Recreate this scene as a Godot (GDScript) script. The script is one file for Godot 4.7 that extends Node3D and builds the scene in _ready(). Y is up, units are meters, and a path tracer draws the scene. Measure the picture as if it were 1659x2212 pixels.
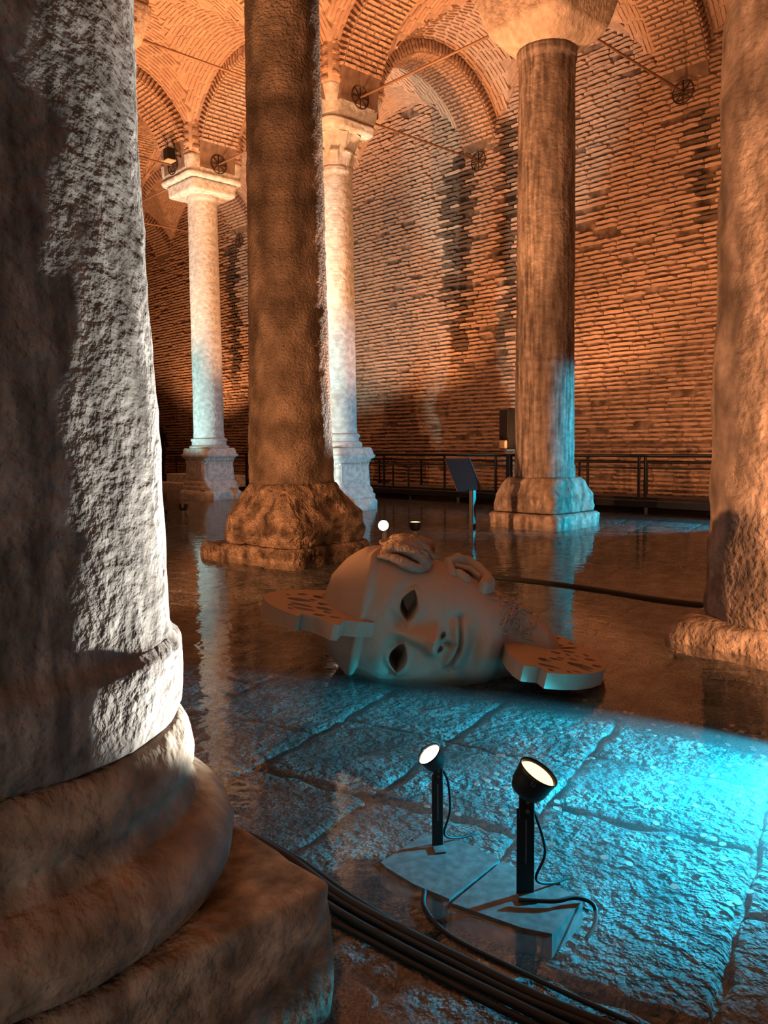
extends Node3D
# An underground cistern: rows of old columns in shallow water under brick vaults.

const S := 4.8            # column spacing
const HC := 7.38          # springing height of the arches
const RI := 1.7           # arch inner radius
const RW := 1.95          # vault web radius
const AW := 0.45          # half width of an arch
const WALL := 9.07        # face of the back wall
const FLOOR := -0.06      # paving below the water, whose surface is y = 0

var cam: Camera3D
var rng := RandomNumberGenerator.new()
var tex := {}
var mats := {}
var noise := FastNoiseLite.new()
var used := {}

# ------------------------------------------------------------------ helpers
func numbered(called: String) -> String:
	if not used.has(called):
		used[called] = 0
		return called
	used[called] += 1
	return "%s_%03d" % [called, used[called]]

func tag(o: Node, label: String, category: String, group := "", kind := "") -> Node:
	if label: o.set_meta("label", label)
	if category: o.set_meta("category", category)
	if group: o.set_meta("group", group)
	if kind: o.set_meta("kind", kind)
	return o

func thing(called: String, label: String, category: String, at := Vector3.ZERO, group := "") -> Node3D:
	var o := Node3D.new()
	o.name = numbered(called)
	add_child(o)
	o.position = at
	tag(o, label, category, group)
	return o

func part(called: String, m: Mesh, mat: Material, parent: Node, at := Vector3.ZERO, bas := Basis.IDENTITY) -> MeshInstance3D:
	var o := MeshInstance3D.new()
	o.name = called if parent != self else numbered(called)
	o.mesh = m
	o.material_override = null
	if mat and m.get_surface_count(): o.set_surface_override_material(0, mat)
	o.transform = Transform3D(bas, at)
	parent.add_child(o, true)
	return o

func struct(called: String, m: Mesh, mat: Material, label := "", at := Vector3.ZERO) -> MeshInstance3D:
	var o := part(called, m, mat, self, at)
	tag(o, label, "", "", "structure")
	return o

func noise_tex(seed_: int, freq: float, type: int, octaves: int, lo: Color, hi: Color, mid := 0.5, size := 1024, fractal := FastNoiseLite.FRACTAL_FBM) -> NoiseTexture2D:
	var n := FastNoiseLite.new()
	n.seed = seed_
	n.noise_type = type
	n.frequency = freq
	n.fractal_type = fractal
	n.fractal_octaves = octaves
	var t := NoiseTexture2D.new()
	t.width = size
	t.height = size
	t.seamless = true
	t.noise = n
	var g := Gradient.new()
	g.offsets = PackedFloat32Array([0.0, mid - 0.22, mid + 0.22, 1.0])
	g.colors = PackedColorArray([lo, lo.lerp(hi, 0.25), lo.lerp(hi, 0.75), hi])
	t.color_ramp = g
	return t

func lin(r: float, g: float, b: float) -> Color:
	return Color(r, g, b).linear_to_srgb()

func stone(color: Color, opts := {}) -> StandardMaterial3D:
	var m := StandardMaterial3D.new()
	m.albedo_color = color
	m.roughness = opts.get("rough", 0.85)
	m.metallic_specular = opts.get("spec", 0.3)
	m.uv1_triplanar = true
	m.uv1_world_triplanar = true
	m.uv1_scale = opts.get("scale", Vector3.ONE * 0.8)
	if opts.get("tex", "mottle"): m.albedo_texture = tex[opts.get("tex", "mottle")]
	if opts.has("bump"):
		m.heightmap_enabled = true
		m.heightmap_texture = tex[opts.bump]
		m.heightmap_scale = opts.get("depth", 1.0)
	if opts.has("detail"):
		m.detail_enabled = true
		m.detail_blend_mode = BaseMaterial3D.BLEND_MODE_MUL
		m.detail_albedo = tex[opts.detail]
		m.detail_uv_layer = BaseMaterial3D.DETAIL_UV_2
		m.uv2_triplanar = true
		m.uv2_world_triplanar = true
		m.uv2_scale = opts.get("detail_scale", Vector3.ONE * 2.0)
	m.vertex_color_use_as_albedo = opts.get("vc", false)
	return m

func plain(color: Color, rough := 0.6, metal := 0.0) -> StandardMaterial3D:
	var m := StandardMaterial3D.new()
	m.albedo_color = color
	m.roughness = rough
	m.metallic = metal
	return m

func glow(color: Color, energy: float) -> StandardMaterial3D:
	var m := plain(Color(0.1, 0.1, 0.1), 0.3)
	m.emission_enabled = true
	m.emission = color
	m.emission_energy_multiplier = energy
	return m

# a welded grid; f(i, j) gives the point, front faces turn to du x dv reversed as asked
func grid(nu: int, nv: int, f: Callable, wrap := false, flip := false, color = null) -> ArrayMesh:
	var st := SurfaceTool.new()
	st.begin(Mesh.PRIMITIVE_TRIANGLES)
	var cols := nv if wrap else nv + 1
	for i in nu + 1:
		for j in cols:
			var p: Vector3 = f.call(i, j)
			if color != null: st.set_color(color.call(p))
			st.add_vertex(p)
	for i in nu:
		for j in nv:
			var a := i * cols + j
			var b := i * cols + (j + 1) % cols
			var c := a + cols
			var d := b + cols
			for k in ([a, c, b, b, c, d] if flip else [a, b, c, b, d, c]): st.add_index(k)
	st.generate_normals()
	return st.commit()

# profile rows [height, half width, squareness]; squareness 2 is round, 12 nearly square
func loft(rows: Array, seg := 64, step := 0.08, amp := 0.0, freq := 3.0, sd := 1, shape = null, color = null) -> ArrayMesh:
	var fine := []
	for k in rows.size() - 1:
		var a: Array = rows[k]
		var b: Array = rows[k + 1]
		var n := maxi(1, int(ceil(Vector2(a[0] - b[0], a[1] - b[1]).length() / step)))
		for q in n:
			var t := float(q) / n
			fine.append([lerpf(a[0], b[0], t), lerpf(a[1], b[1], t), lerpf(a[2], b[2], t)])
	fine.append(rows[-1])
	var nz := FastNoiseLite.new()
	nz.seed = sd
	nz.frequency = freq
	nz.fractal_octaves = 4
	var f := func(i: int, j: int) -> Vector3:
		var r: Array = fine[i]
		var ph := TAU * j / seg
		var c := cos(ph)
		var s := sin(ph)
		var n: float = r[2]
		var rad: float = r[1] / pow(pow(absf(c), n) + pow(absf(s), n), 1.0 / n)
		var p := Vector3(c * rad, r[0], s * rad)
		if amp > 0.0:
			var d := nz.get_noise_3d(p.x, p.y, p.z)
			p += Vector3(c, 0.25 * nz.get_noise_3d(p.x + 9.0, p.y, p.z), s) * d * amp
		if shape != null: p = shape.call(p, ph)
		return p
	return grid(fine.size() - 1, seg, f, true, false, color)

# a box with rounded, worn edges
func worn_box(size: Vector3, cuts := 6, round_ := 0.12, amp := 0.01, freq := 4.0, sd := 1, shape = null) -> ArrayMesh:
	var nz := FastNoiseLite.new()
	nz.seed = sd
	nz.frequency = freq
	nz.fractal_octaves = 3
	var st := SurfaceTool.new()
	st.begin(Mesh.PRIMITIVE_TRIANGLES)
	var h := size * 0.5
	var rr := minf(minf(h.x, h.y), h.z) * round_ * 2.0
	var place := func(q: Vector3) -> Vector3:
		var p := q * h
		var inner := Vector3(clampf(p.x, -h.x + rr, h.x - rr), clampf(p.y, -h.y + rr, h.y - rr), clampf(p.z, -h.z + rr, h.z - rr))
		var d := p - inner
		if d.length() > 1e-6: p = inner + d.normalized() * minf(rr, maxf(absf(d.x), maxf(absf(d.y), absf(d.z))))
		p += p.normalized() * nz.get_noise_3d(p.x, p.y, p.z) * amp
		if shape != null: p = shape.call(p)
		return p
	var warp := func(t: float) -> float:    # more cuts near the edges
		return t * (1.5 - 0.5 * t * t)
	for ax in 3:
		for sg in [-1.0, 1.0]:
			for i in cuts:
				for j in cuts:
					var q := []
					for c in [[0, 0], [1, 0], [1, 1], [0, 1]]:
						var v := Vector3()
						v[ax] = sg
						v[(ax + 1) % 3] = warp.call(2.0 * (i + c[0]) / cuts - 1.0)
						v[(ax + 2) % 3] = warp.call(2.0 * (j + c[1]) / cuts - 1.0)
						q.append(place.call(v))
					var o := [0, 2, 1, 0, 3, 2] if sg > 0.0 else [0, 1, 2, 0, 2, 3]
					for k in o: st.add_vertex(q[k])
	st.index()
	st.generate_normals()
	return st.commit()

func box(size: Vector3, bevel := 0.0) -> Mesh:
	if bevel <= 0.0:
		var b := BoxMesh.new()
		b.size = size
		return b
	# chamfered box: 24 corner points
	var st := SurfaceTool.new()
	st.begin(Mesh.PRIMITIVE_TRIANGLES)
	st.set_smooth_group(-1)
	var h := size * 0.5
	var pt := func(sx: float, sy: float, sz: float, ax: int) -> Vector3:
		var v := Vector3(sx, sy, sz)
		var r := Vector3(h.x - bevel, h.y - bevel, h.z - bevel)
		r[ax] = h[ax]
		return v * r
	var quad := func(a: Vector3, b: Vector3, c: Vector3, d: Vector3):
		var n := (c - a).cross(b - a)
		if n.dot(a + b + c + d) < 0.0:
			for v in [a, c, b, a, d, c]: st.add_vertex(v)
		else:
			for v in [a, b, c, a, c, d]: st.add_vertex(v)
	for ax in 3:
		for sg in [-1.0, 1.0]:
			var q := []
			for c in [[-1, -1], [1, -1], [1, 1], [-1, 1]]:
				var v := Vector3()
				v[ax] = sg
				v[(ax + 1) % 3] = c[0]
				v[(ax + 2) % 3] = c[1]
				q.append(pt.call(v.x, v.y, v.z, ax))
			quad.call(q[0], q[1], q[2], q[3])
	for ax in 3:
		var u := (ax + 1) % 3
		var w := (ax + 2) % 3
		for su in [-1.0, 1.0]:
			for sw in [-1.0, 1.0]:
				var e := []
				for sa in [-1.0, 1.0]:
					var v := Vector3()
					v[ax] = sa
					v[u] = su
					v[w] = sw
					e.append(pt.call(v.x, v.y, v.z, u))
					e.append(pt.call(v.x, v.y, v.z, w))
				quad.call(e[0], e[1], e[3], e[2])
	for sx in [-1.0, 1.0]:
		for sy in [-1.0, 1.0]:
			for sz in [-1.0, 1.0]:
				var t := [pt.call(sx, sy, sz, 0), pt.call(sx, sy, sz, 1), pt.call(sx, sy, sz, 2)]
				if (t[2] - t[0]).cross(t[1] - t[0]).dot(t[0]) < 0.0: t = [t[0], t[2], t[1]]
				for v in t: st.add_vertex(v)
	st.generate_normals()
	return st.commit()

# a round bar along points
func tube(pts: Array, rad: float, seg := 8) -> ArrayMesh:
	var n := pts.size()
	var side := Vector3.UP
	var frames := []
	for i in n:
		var t: Vector3 = (pts[mini(i + 1, n - 1)] - pts[maxi(i - 1, 0)]).normalized()
		if absf(t.dot(side)) > 0.95: side = Vector3.RIGHT if absf(t.x) < 0.9 else Vector3.FORWARD
		var x := side.cross(t).normalized()
		side = t.cross(x).normalized()
		frames.append([x, side])
	var f := func(i: int, j: int) -> Vector3:
		var k := clampi(i - 1, 0, n - 1)
		if i == 0 or i == n + 1: return pts[k]
		return pts[k] + (frames[k][0] * cos(TAU * j / seg) + frames[k][1] * sin(TAU * j / seg)) * rad
	return grid(n + 1, seg, f, true, true)

func smooth_path(pts: Array, n := 8) -> Array:
	var c := Curve3D.new()
	for i in pts.size():
		var d: Vector3 = (pts[mini(i + 1, pts.size() - 1)] - pts[maxi(i - 1, 0)]) / 6.0
		c.add_point(pts[i], -d, d)
	var out := []
	for i in (pts.size() - 1) * n + 1:
		out.append(c.sample(mini(i / n, pts.size() - 2), float(i) / n - mini(i / n, pts.size() - 2)))
	return out

# a prism over a polygon in the xz plane
func prism(poly: PackedVector2Array, y0: float, y1: float) -> ArrayMesh:
	var st := SurfaceTool.new()
	st.begin(Mesh.PRIMITIVE_TRIANGLES)
	st.set_smooth_group(-1)
	var cw := Geometry2D.is_polygon_clockwise(poly)
	var tri := Geometry2D.triangulate_polygon(poly)
	for k in range(0, tri.size(), 3):
		for y in [y1, y0]:
			var q := []
			for e in 3: q.append(Vector3(poly[tri[k + e]].x, y, poly[tri[k + e]].y))
			var up: float = (q[2] - q[0]).cross(q[1] - q[0]).y
			if (up < 0.0) == (y == y1): q = [q[0], q[2], q[1]]
			for v in q: st.add_vertex(v)
	for i in poly.size():
		var a := poly[i]
		var b := poly[(i + 1) % poly.size()]
		var q := [Vector3(a.x, y0, a.y), Vector3(b.x, y0, b.y), Vector3(b.x, y1, b.y), Vector3(a.x, y1, a.y)]
		var out := Vector3((b - a).y, 0, -(b - a).x) * (-1.0 if cw else 1.0)
		var o := [0, 1, 2, 0, 2, 3]
		if (q[2] - q[0]).cross(q[1] - q[0]).dot(out) < 0.0: o = [0, 2, 1, 0, 3, 2]
		for k in o: st.add_vertex(q[k])
	st.generate_normals()
	return st.commit()

# tapered capsules joined smoothly and meshed by surface nets; caps are [a, b, ra, rb]
func blob(caps: Array, k: float, cell: float) -> ArrayMesh:
	var lo := Vector3.INF
	var hi := -Vector3.INF
	for c in caps:
		var r: float = maxf(c[2], c[3]) + k + cell * 2.0
		for e in [c[0], c[1]]:
			lo = lo.min(e - Vector3.ONE * r)
			hi = hi.max(e + Vector3.ONE * r)
	var n := Vector3i(((hi - lo) / cell).ceil()) + Vector3i.ONE
	var d := PackedFloat32Array()
	d.resize(n.x * n.y * n.z)
	d.fill(1.0)
	for c in caps:
		var r: float = maxf(c[2], c[3]) + k + cell * 2.0
		var a: Vector3 = c[0]
		var ab: Vector3 = c[1] - a
		var l2 := maxf(ab.length_squared(), 1e-9)
		var i0 := Vector3i((((c[0] as Vector3).min(c[1]) - Vector3.ONE * r - lo) / cell).floor()).max(Vector3i.ZERO)
		var i1 := Vector3i((((c[0] as Vector3).max(c[1]) + Vector3.ONE * r - lo) / cell).ceil()).min(n - Vector3i.ONE)
		for z in range(i0.z, i1.z + 1):
			for y in range(i0.y, i1.y + 1):
				var row := (z * n.y + y) * n.x
				for x in range(i0.x, i1.x + 1):
					var p := lo + Vector3(x, y, z) * cell - a
					var t := clampf(p.dot(ab) / l2, 0.0, 1.0)
					var v := (p - ab * t).length() - lerpf(c[2], c[3], t)
					var o := d[row + x]
					var h := maxf(k - absf(o - v), 0.0) / k
					d[row + x] = minf(o, v) - h * h * k * 0.25
	var st := SurfaceTool.new()
	st.begin(Mesh.PRIMITIVE_TRIANGLES)
	var idx := {}
	var cnt := 0
	var sx := 1
	var sy := n.x
	var sz := n.x * n.y
	for z in n.z - 1:
		for y in n.y - 1:
			for x in n.x - 1:
				var b := x + y * sy + z * sz
				var mask := 0
				for q in 8:
					if d[b + (q & 1) + ((q >> 1) & 1) * sy + (q >> 2) * sz] < 0.0: mask |= 1 << q
				if mask == 0 or mask == 255: continue
				var s := Vector3.ZERO
				var m := 0
				for q in 8:
					for ax in 3:
						if q & (1 << ax): continue
						var q2 := q | (1 << ax)
						var v0 := d[b + (q & 1) + ((q >> 1) & 1) * sy + (q >> 2) * sz]
						var v1 := d[b + (q2 & 1) + ((q2 >> 1) & 1) * sy + (q2 >> 2) * sz]
						if (v0 < 0.0) == (v1 < 0.0): continue
						var p := Vector3(q & 1, (q >> 1) & 1, q >> 2)
						p[ax] += v0 / (v0 - v1)
						s += p
						m += 1
				idx[b] = cnt
				cnt += 1
				st.add_vertex(lo + (Vector3(x, y, z) + s / m) * cell)
	var st_ := [sx, sy, sz]
	for b in idx:
		for ax in 3:
			var e: int = b + st_[ax]
			if e >= d.size() or (d[b] < 0.0) == (d[e] < 0.0): continue
			var u: int = st_[(ax + 1) % 3]
			var w: int = st_[(ax + 2) % 3]
			if not (idx.has(b - u) and idx.has(b - w) and idx.has(b - u - w)): continue
			var q := [idx[b], idx[b - u], idx[b - u - w], idx[b - w]]
			for t in ([0, 1, 2, 0, 2, 3] if d[b] >= 0.0 else [0, 2, 1, 0, 3, 2]): st.add_index(q[t])
	st.generate_normals()
	return st.commit()

func in_view(p: Vector3, margin := 1.25) -> bool:
	var q := cam.transform.affine_inverse() * p
	if q.z > -0.3: return false
	return absf(q.x) < -q.z * 0.4757 * margin and absf(q.y) < -q.z * 0.6343 * margin

# ------------------------------------------------------------------ bricks
var brick_meshes := []

func make_brick_meshes():
	for v in 6:
		rng.seed = 100 + v
		var n := 5
		var st := SurfaceTool.new()
		st.begin(Mesh.PRIMITIVE_TRIANGLES)
		st.set_smooth_group(-1)
		var pts := []
		for r in 4:         # back top, front top, front bottom, back bottom
			var row := []
			for i in n + 1:
				var x := -0.5 + float(i) / n
				var jag := rng.randf_range(-0.16, 0.16)
				var y: float = [0.5, 0.42, -0.42, -0.5][r] + (rng.randf_range(-0.14, 0.14) if r in [1, 2] else 0.0)
				var z: float = [-0.5, 0.36, 0.36, -0.5][r] + (jag if r in [1, 2] else 0.0)
				if i in [0, n] and r in [1, 2]:
					x *= rng.randf_range(0.92, 1.0)
					z -= 0.1
				row.append(Vector3(x, y, z))
			pts.append(row)
		for r in 3:
			for i in n:
				var a: Vector3 = pts[r][i]
				var b: Vector3 = pts[r][i + 1]
				var c: Vector3 = pts[r + 1][i + 1]
				var d: Vector3 = pts[r + 1][i]
				for q in [a, b, c, a, c, d]: st.add_vertex(q)
		for e in [0, n]:
			var q := [pts[0][e], pts[1][e], pts[2][e], pts[3][e]]
			for k in ([0, 1, 2, 0, 2, 3] if e == 0 else [0, 2, 1, 0, 3, 2]): st.add_vertex(q[k])
		st.generate_normals()
		brick_meshes.append(st.commit())

const TONES := [0.26, 0.55, 0.82, 0.92, 1.0, 1.1]

# lay: a list of [Transform3D, tone]; the nearest 300 become parts, the others one stuff part
func lay_bricks(parent: Node, lay: Array, at := Vector3.ZERO, most := 300, called := "brick"):
	var eye := cam.position - at
	for b in lay: b.append((b[0].origin as Vector3).distance_squared_to(eye))
	lay.sort_custom(func(a, b): return a[2] < b[2])
	for i in mini(most, lay.size()):
		var t: Transform3D = lay[i][0]
		var tone: int = lay[i][1]
		part(called, brick_meshes[i % 6], mats["brick%d" % tone], parent, t.origin, t.basis)
	if lay.size() > most:
		for v in 3:
			var own := range(most + v, lay.size(), 3)
			if own.is_empty(): continue
			var mm := MultiMesh.new()
			mm.transform_format = MultiMesh.TRANSFORM_3D
			mm.use_colors = true
			mm.mesh = brick_meshes[v * 2]
			mm.instance_count = own.size()
			for k in own.size():
				mm.set_instance_transform(k, lay[own[k]][0])
				var g: float = TONES[lay[own[k]][1]]
				mm.set_instance_color(k, Color(g, g, g))
			var o := MultiMeshInstance3D.new()
			o.name = "far_%s_courses" % called
			o.multimesh = mm
			o.material_override = mats.brick_many
			o.set_meta("kind", "stuff")
			parent.add_child(o, true)

func tone_at(p: Vector3) -> int:
	var n := noise.get_noise_3d(p.x * 0.9, p.y * 0.9, p.z * 0.9) * 1.3 + rng.randf_range(-0.5, 0.5)
	return clampi(int(round(3.4 + n * 1.6)), 2, 5)

# dark damp runs on the back wall
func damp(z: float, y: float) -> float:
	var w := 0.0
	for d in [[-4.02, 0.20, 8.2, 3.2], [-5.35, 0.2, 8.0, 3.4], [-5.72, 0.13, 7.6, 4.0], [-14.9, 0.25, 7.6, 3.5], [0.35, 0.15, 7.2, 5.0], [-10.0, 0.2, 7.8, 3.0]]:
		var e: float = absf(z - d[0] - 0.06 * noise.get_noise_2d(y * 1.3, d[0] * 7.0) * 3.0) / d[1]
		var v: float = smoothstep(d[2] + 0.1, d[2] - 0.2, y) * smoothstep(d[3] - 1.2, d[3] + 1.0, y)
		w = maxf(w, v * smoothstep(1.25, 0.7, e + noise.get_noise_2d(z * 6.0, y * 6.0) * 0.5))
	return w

# a brick box: long axis u, thin axis v, out axis w
func brick_tf(at: Vector3, u: Vector3, v: Vector3, w: Vector3, size: Vector3) -> Transform3D:
	return Transform3D(Basis(u * size.x, v * size.y, w * size.z), at)

# ------------------------------------------------------------------ vaults
func web_height(dx: float, dz: float, hx: float, hz: float) -> float:
	var a := clampf(absf(dx) / hx, 0.0, 1.0)
	var b := clampf(absf(dz) / hz, 0.0, 1.0)
	var m := maxf(a, b)
	var l := minf(a, b)
	return HC + RW * sqrt(maxf(0.0, 1.0 - l * l)) + 0.22 * (1.0 - m * m)

func vault(cx: float, cz: float, hx: float, hz: float, with_bricks: bool):
	var n := 36
	var f := func(i: int, j: int) -> Vector3:
		var u := -1.0 + 2.0 * i / n
		var v := -1.0 + 2.0 * j / n
		u = u * (1.4 - 0.4 * u * u)
		v = v * (1.4 - 0.4 * v * v)
		return Vector3(u * hx, web_height(u * hx, v * hz, hx, hz), v * hz)
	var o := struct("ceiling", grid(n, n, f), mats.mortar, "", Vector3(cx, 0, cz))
	if not with_bricks: return
	var lay := []
	var pitch := 0.088
	for side in 4:
		var along_x := side < 2                       # the ring's offset runs along x
		var sg := -1.0 if side % 2 == 0 else 1.0
		var h0 := hx if along_x else hz
		var h1 := hz if along_x else hx
		var rings := int(h0 / pitch)
		for r in rings:
			var off := h0 - 0.05 - r * pitch
			var m := off / h0
			var half := m * h1
			var th := asin(clampf(m, 0.0, 1.0))
			var arc := 2.0 * th * RW
			var cnt := maxi(1, int(arc / 0.30))
			for k in cnt:
				var t := -th + 2.0 * th * (k + 0.5) / cnt + (0.1 / RW if r % 2 else -0.1 / RW) * (1.0 if cnt > 1 else 0.0)
				if absf(t) > th - 0.03: continue
				var s := sin(t) * h1
				var dx := sg * off if along_x else s
				var dz := s if along_x else sg * off
				var p := Vector3(dx, web_height(dx, dz, hx, hz), dz)
				var e := 0.01
				var s2 := sin(t + e) * h1
				var dx2 := sg * off if along_x else s2
				var dz2 := s2 if along_x else sg * off
				var u := (Vector3(dx2, web_height(dx2, dz2, hx, hz), dz2) - p).normalized()
				var ax := Vector3(sg, 0, 0) if along_x else Vector3(0, 0, sg)
				var w := u.cross(ax).normalized()
				if w.y > 0.0: w = -w
				var v := w.cross(u)
				if not in_view(p + Vector3(cx, 0, cz)): continue
				var len_ := 2.0 * th * RW / cnt * rng.randf_range(0.88, 0.97)
				lay.append([brick_tf(p + w * rng.randf_range(0.0, 0.012) + v * rng.randf_range(-0.006, 0.006), u, v, w, Vector3(len_, rng.randf_range(0.048, 0.06), 0.05)), maxi(2, tone_at(p + o.position))])
	lay_bricks(o, lay, o.position)

# an arch from a to b (axis points at springing height); ra is half its span
func arch(a: Vector3, b: Vector3, ra: float, rw: float, with_bricks: bool, label: String):
	var mid := (a + b) * 0.5
	var u := (b - a).normalized()
	var s := Vector3(-u.z, 0, u.x)
	var n := 48
	# cross-section: face ring outer, inner edge, soffit, inner edge, ring outer
	var f := func(i: int, j: int) -> Vector3:
		var th := PI * i / n
		var inner := u * cos(th) * ra + Vector3.UP * sin(th) * RI
		var outer := u * cos(th) * rw + Vector3.UP * sin(th) * (RW + 0.02)
		var p: Vector3 = [outer, inner, inner, inner, inner, outer][j]
		return p + s * [-AW, -AW, -AW + 0.001, AW - 0.001, AW, AW][j]
	var at := mid
	at.y = HC
	var o := struct("brick_arch", grid(n, 5, f, false, true), mats.arch_mortar_shaded, label, at)
	if not with_bricks: return
	var lay := []
	var rows := int(PI * RI / 0.088)
	for r in rows:
		var th := PI * (r + 0.5) / rows
		if sin(th) < 0.3: continue
		var inner := u * cos(th) * ra + Vector3.UP * sin(th) * RI
		var out := (u * cos(th) / ra + Vector3.UP * sin(th) / RI).normalized()
		var tan_ := out.cross(s).normalized()
		var shift := 0.15 if r % 2 else 0.0
		for k in 4:
			var x0 := maxf(-AW, -AW + k * 0.3 - shift)
			var x1 := minf(AW, -AW + (k + 1) * 0.3 - shift)
			if x1 - x0 < 0.08: continue
			var p := inner + s * (x0 + x1) * 0.5 - out * rng.randf_range(0.004, 0.016)
			if not in_view(p + at): continue
			lay.append([brick_tf(p, s, -tan_, -out, Vector3(x1 - x0 - 0.02, rng.randf_range(0.05, 0.06), 0.05)), tone_at(p + at)])
		for sg in [-1.0, 1.0]:
			var p2: Vector3 = inner + out * 0.12 + s * sg * (AW + 0.004)
			if not in_view(p2 + at): continue
			lay.append([brick_tf(p2, out, tan_ * -sg, s * sg, Vector3(0.24, rng.randf_range(0.044, 0.056), rng.randf_range(0.07, 0.11))), tone_at(p2 + at)])
	lay_bricks(o, lay, at)

# brickwork between the impost and the vault
func pier(x: float, z: float, y0: float, wall_side := false):
	var hw := 0.69
	var o := struct("pier", loft([[y0, 0.001, 14], [y0, hw, 14], [8.75, hw, 14], [8.9, 0.001, 14]], 64, 0.4), mats.mortar, "", Vector3(x, 0, z))
	var lay := []
	var at := Vector3(x, 0, z)
	for r in int((8.55 - y0) / 0.088):
		var y := y0 + 0.05 + r * 0.088
		for q in 4:
			var w := Vector3(1, 0, 0).rotated(Vector3.UP, q * PI / 2)
			var u := Vector3.UP.cross(w)
			for k in 5:
				var c := -0.56 + k * 0.28 + (0.07 if r % 2 else -0.07)
				if absf(c) > 0.58: continue
				var p := u * c + w * (hw + 0.004) + Vector3.UP * y
				if not in_view(p + at): continue
				lay.append([brick_tf(p, u, Vector3.UP, w, Vector3(0.26, rng.randf_range(0.05, 0.06), rng.randf_range(0.05, 0.07))), clampi(tone_at(p + at) - 1, 0, 4)])
	lay_bricks(o, lay, at)

# ------------------------------------------------------------------ lamps
# a small floodlight on a post; head is the centre of its glass, aim the way it shines
func floodlight(label: String, base: Vector3, head: Vector3, aim: Vector3, color: Color, energy: float, angle: float, rad: float, glass: Color, glass_energy: float, plate: Mesh = null, soft := 0.4):
	var t := thing("floodlight", label, "floodlight", base)
	aim = aim.normalized()
	var h := head - base
	var back := -aim * rad * 1.2
	part("base_plate", plate if plate else box(Vector3(0.2, 0.025, 0.16), 0.004), mats.steel, t, Vector3.ZERO if plate else Vector3(0, 0.012, 0))
	var knuckle := Vector3(h.x + back.x, h.y + back.y - rad * 0.9, h.z + back.z)
	var foot := Vector3(knuckle.x, 0.066 if plate else 0.025, knuckle.z)
	var lean := Basis(Vector3.UP, -0.62)
	var len_ := knuckle.y - foot.y
	var p := part("post", box(Vector3(rad * 0.95, len_, 0.008), 0.002), mats.black_steel, t, (knuckle + foot) * 0.5, lean)
	part("slot", box(Vector3(0.004, len_ * 0.5, 0.0012)), mats.steel, p, Vector3(0, len_ * 0.12, 0.0045))
	part("slot", box(Vector3(0.004, len_ * 0.5, 0.0012)), mats.steel, p, Vector3(0, len_ * 0.12, -0.0045))
	part("foot", box(Vector3(rad * 0.95, 0.006, 0.05), 0.001), mats.steel, t, foot + lean * Vector3(0, 0.003, 0.02), lean)
	part("bracket", box(Vector3(rad * 0.8, rad * 1.3, 0.012), 0.003), mats.black_steel, t, knuckle + lean * Vector3(0, rad * 0.1, 0.009), lean)
	for k in 2:
		var bolt := CylinderMesh.new()
		bolt.top_radius = rad * 0.1
		bolt.bottom_radius = rad * 0.1
		bolt.height = 0.03
		bolt.radial_segments = 10
		part("bolt", bolt, mats.steel, t, knuckle + lean * Vector3(0, rad * (0.45 - 0.5 * k), 0.004), lean * Basis(Vector3.RIGHT, PI / 2))
	var x := aim.cross(Vector3.UP if absf(aim.y) < 0.95 else Vector3.RIGHT).normalized()
	var bs := Basis(x, aim, x.cross(aim))
	var r := rad
	var hm := loft([[-r * 1.4, 0.001, 2], [-r * 1.4, r * 0.55, 2], [-r * 1.25, r * 0.82, 2], [-r * 0.9, r * 0.96, 2], [-r * 0.12, r * 1.04, 2], [r * 0.1, r * 1.1, 2], [r * 0.14, r * 1.06, 2], [0.0, r * 1.0, 2], [-r * 0.1, r * 0.96, 2]], 28, 0.03)
	part("housing", hm, mats.lamp_body, t, h, bs)
	var g := part("glass", loft([[-r * 0.1, r * 0.97, 2], [-r * 0.02, r * 0.9, 2], [r * 0.05, r * 0.5, 2], [r * 0.07, 0.001, 2]], 24, 0.02), glow(glass, glass_energy), t, h, bs)
	var hood := part("clip", box(Vector3(0.012, 0.02, 0.012), 0.003), mats.black_steel, t, h + bs * Vector3(r * 1.1, -r * 0.1, 0), bs)
	var l := SpotLight3D.new()
	l.name = "floodlight_beam"
	l.position = h + aim * r * 0.2
	l.basis = Basis.looking_at(aim, Vector3.UP if absf(aim.y) < 0.95 else Vector3.RIGHT)
	l.light_color = color
	l.light_energy = energy
	l.spot_angle = angle
	l.spot_angle_attenuation = soft
	l.spot_attenuation = 2.0
	l.spot_range = 40.0
	l.light_size = r * 0.8
	l.shadow_enabled = true
	t.add_child(l)
	# its cable, hanging in a loop and running off along the floor
	var c0 := h - aim * r * 1.6
	var sd := lean * Vector3(rad * 0.9, 0, -0.012)
	part("cable", tube(smooth_path([c0, c0 + sd * 0.8 + Vector3(0, -0.05, 0), foot + sd * 1.3 + Vector3(0, len_ * 0.45, 0), foot + sd * 0.7 + Vector3(0, len_ * 0.15, 0), foot + sd + lean * Vector3(0.04, 0.006, -0.02), foot + sd + lean * Vector3(0.10, 0.004, -0.045)], 6), 0.004, 6), mats.rubber, t)

# ------------------------------------------------------------------ columns
func column(label: String, at: Vector3, rows: Array, mat: Material, amp: float, sd: int, shape = null, freq := 2.2) -> Node3D:
	var t := thing("stone_column", label, "column", at)
	part("shaft", loft(rows, 96, 0.05, amp, freq, sd, shape), mat, t)
	return t

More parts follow.
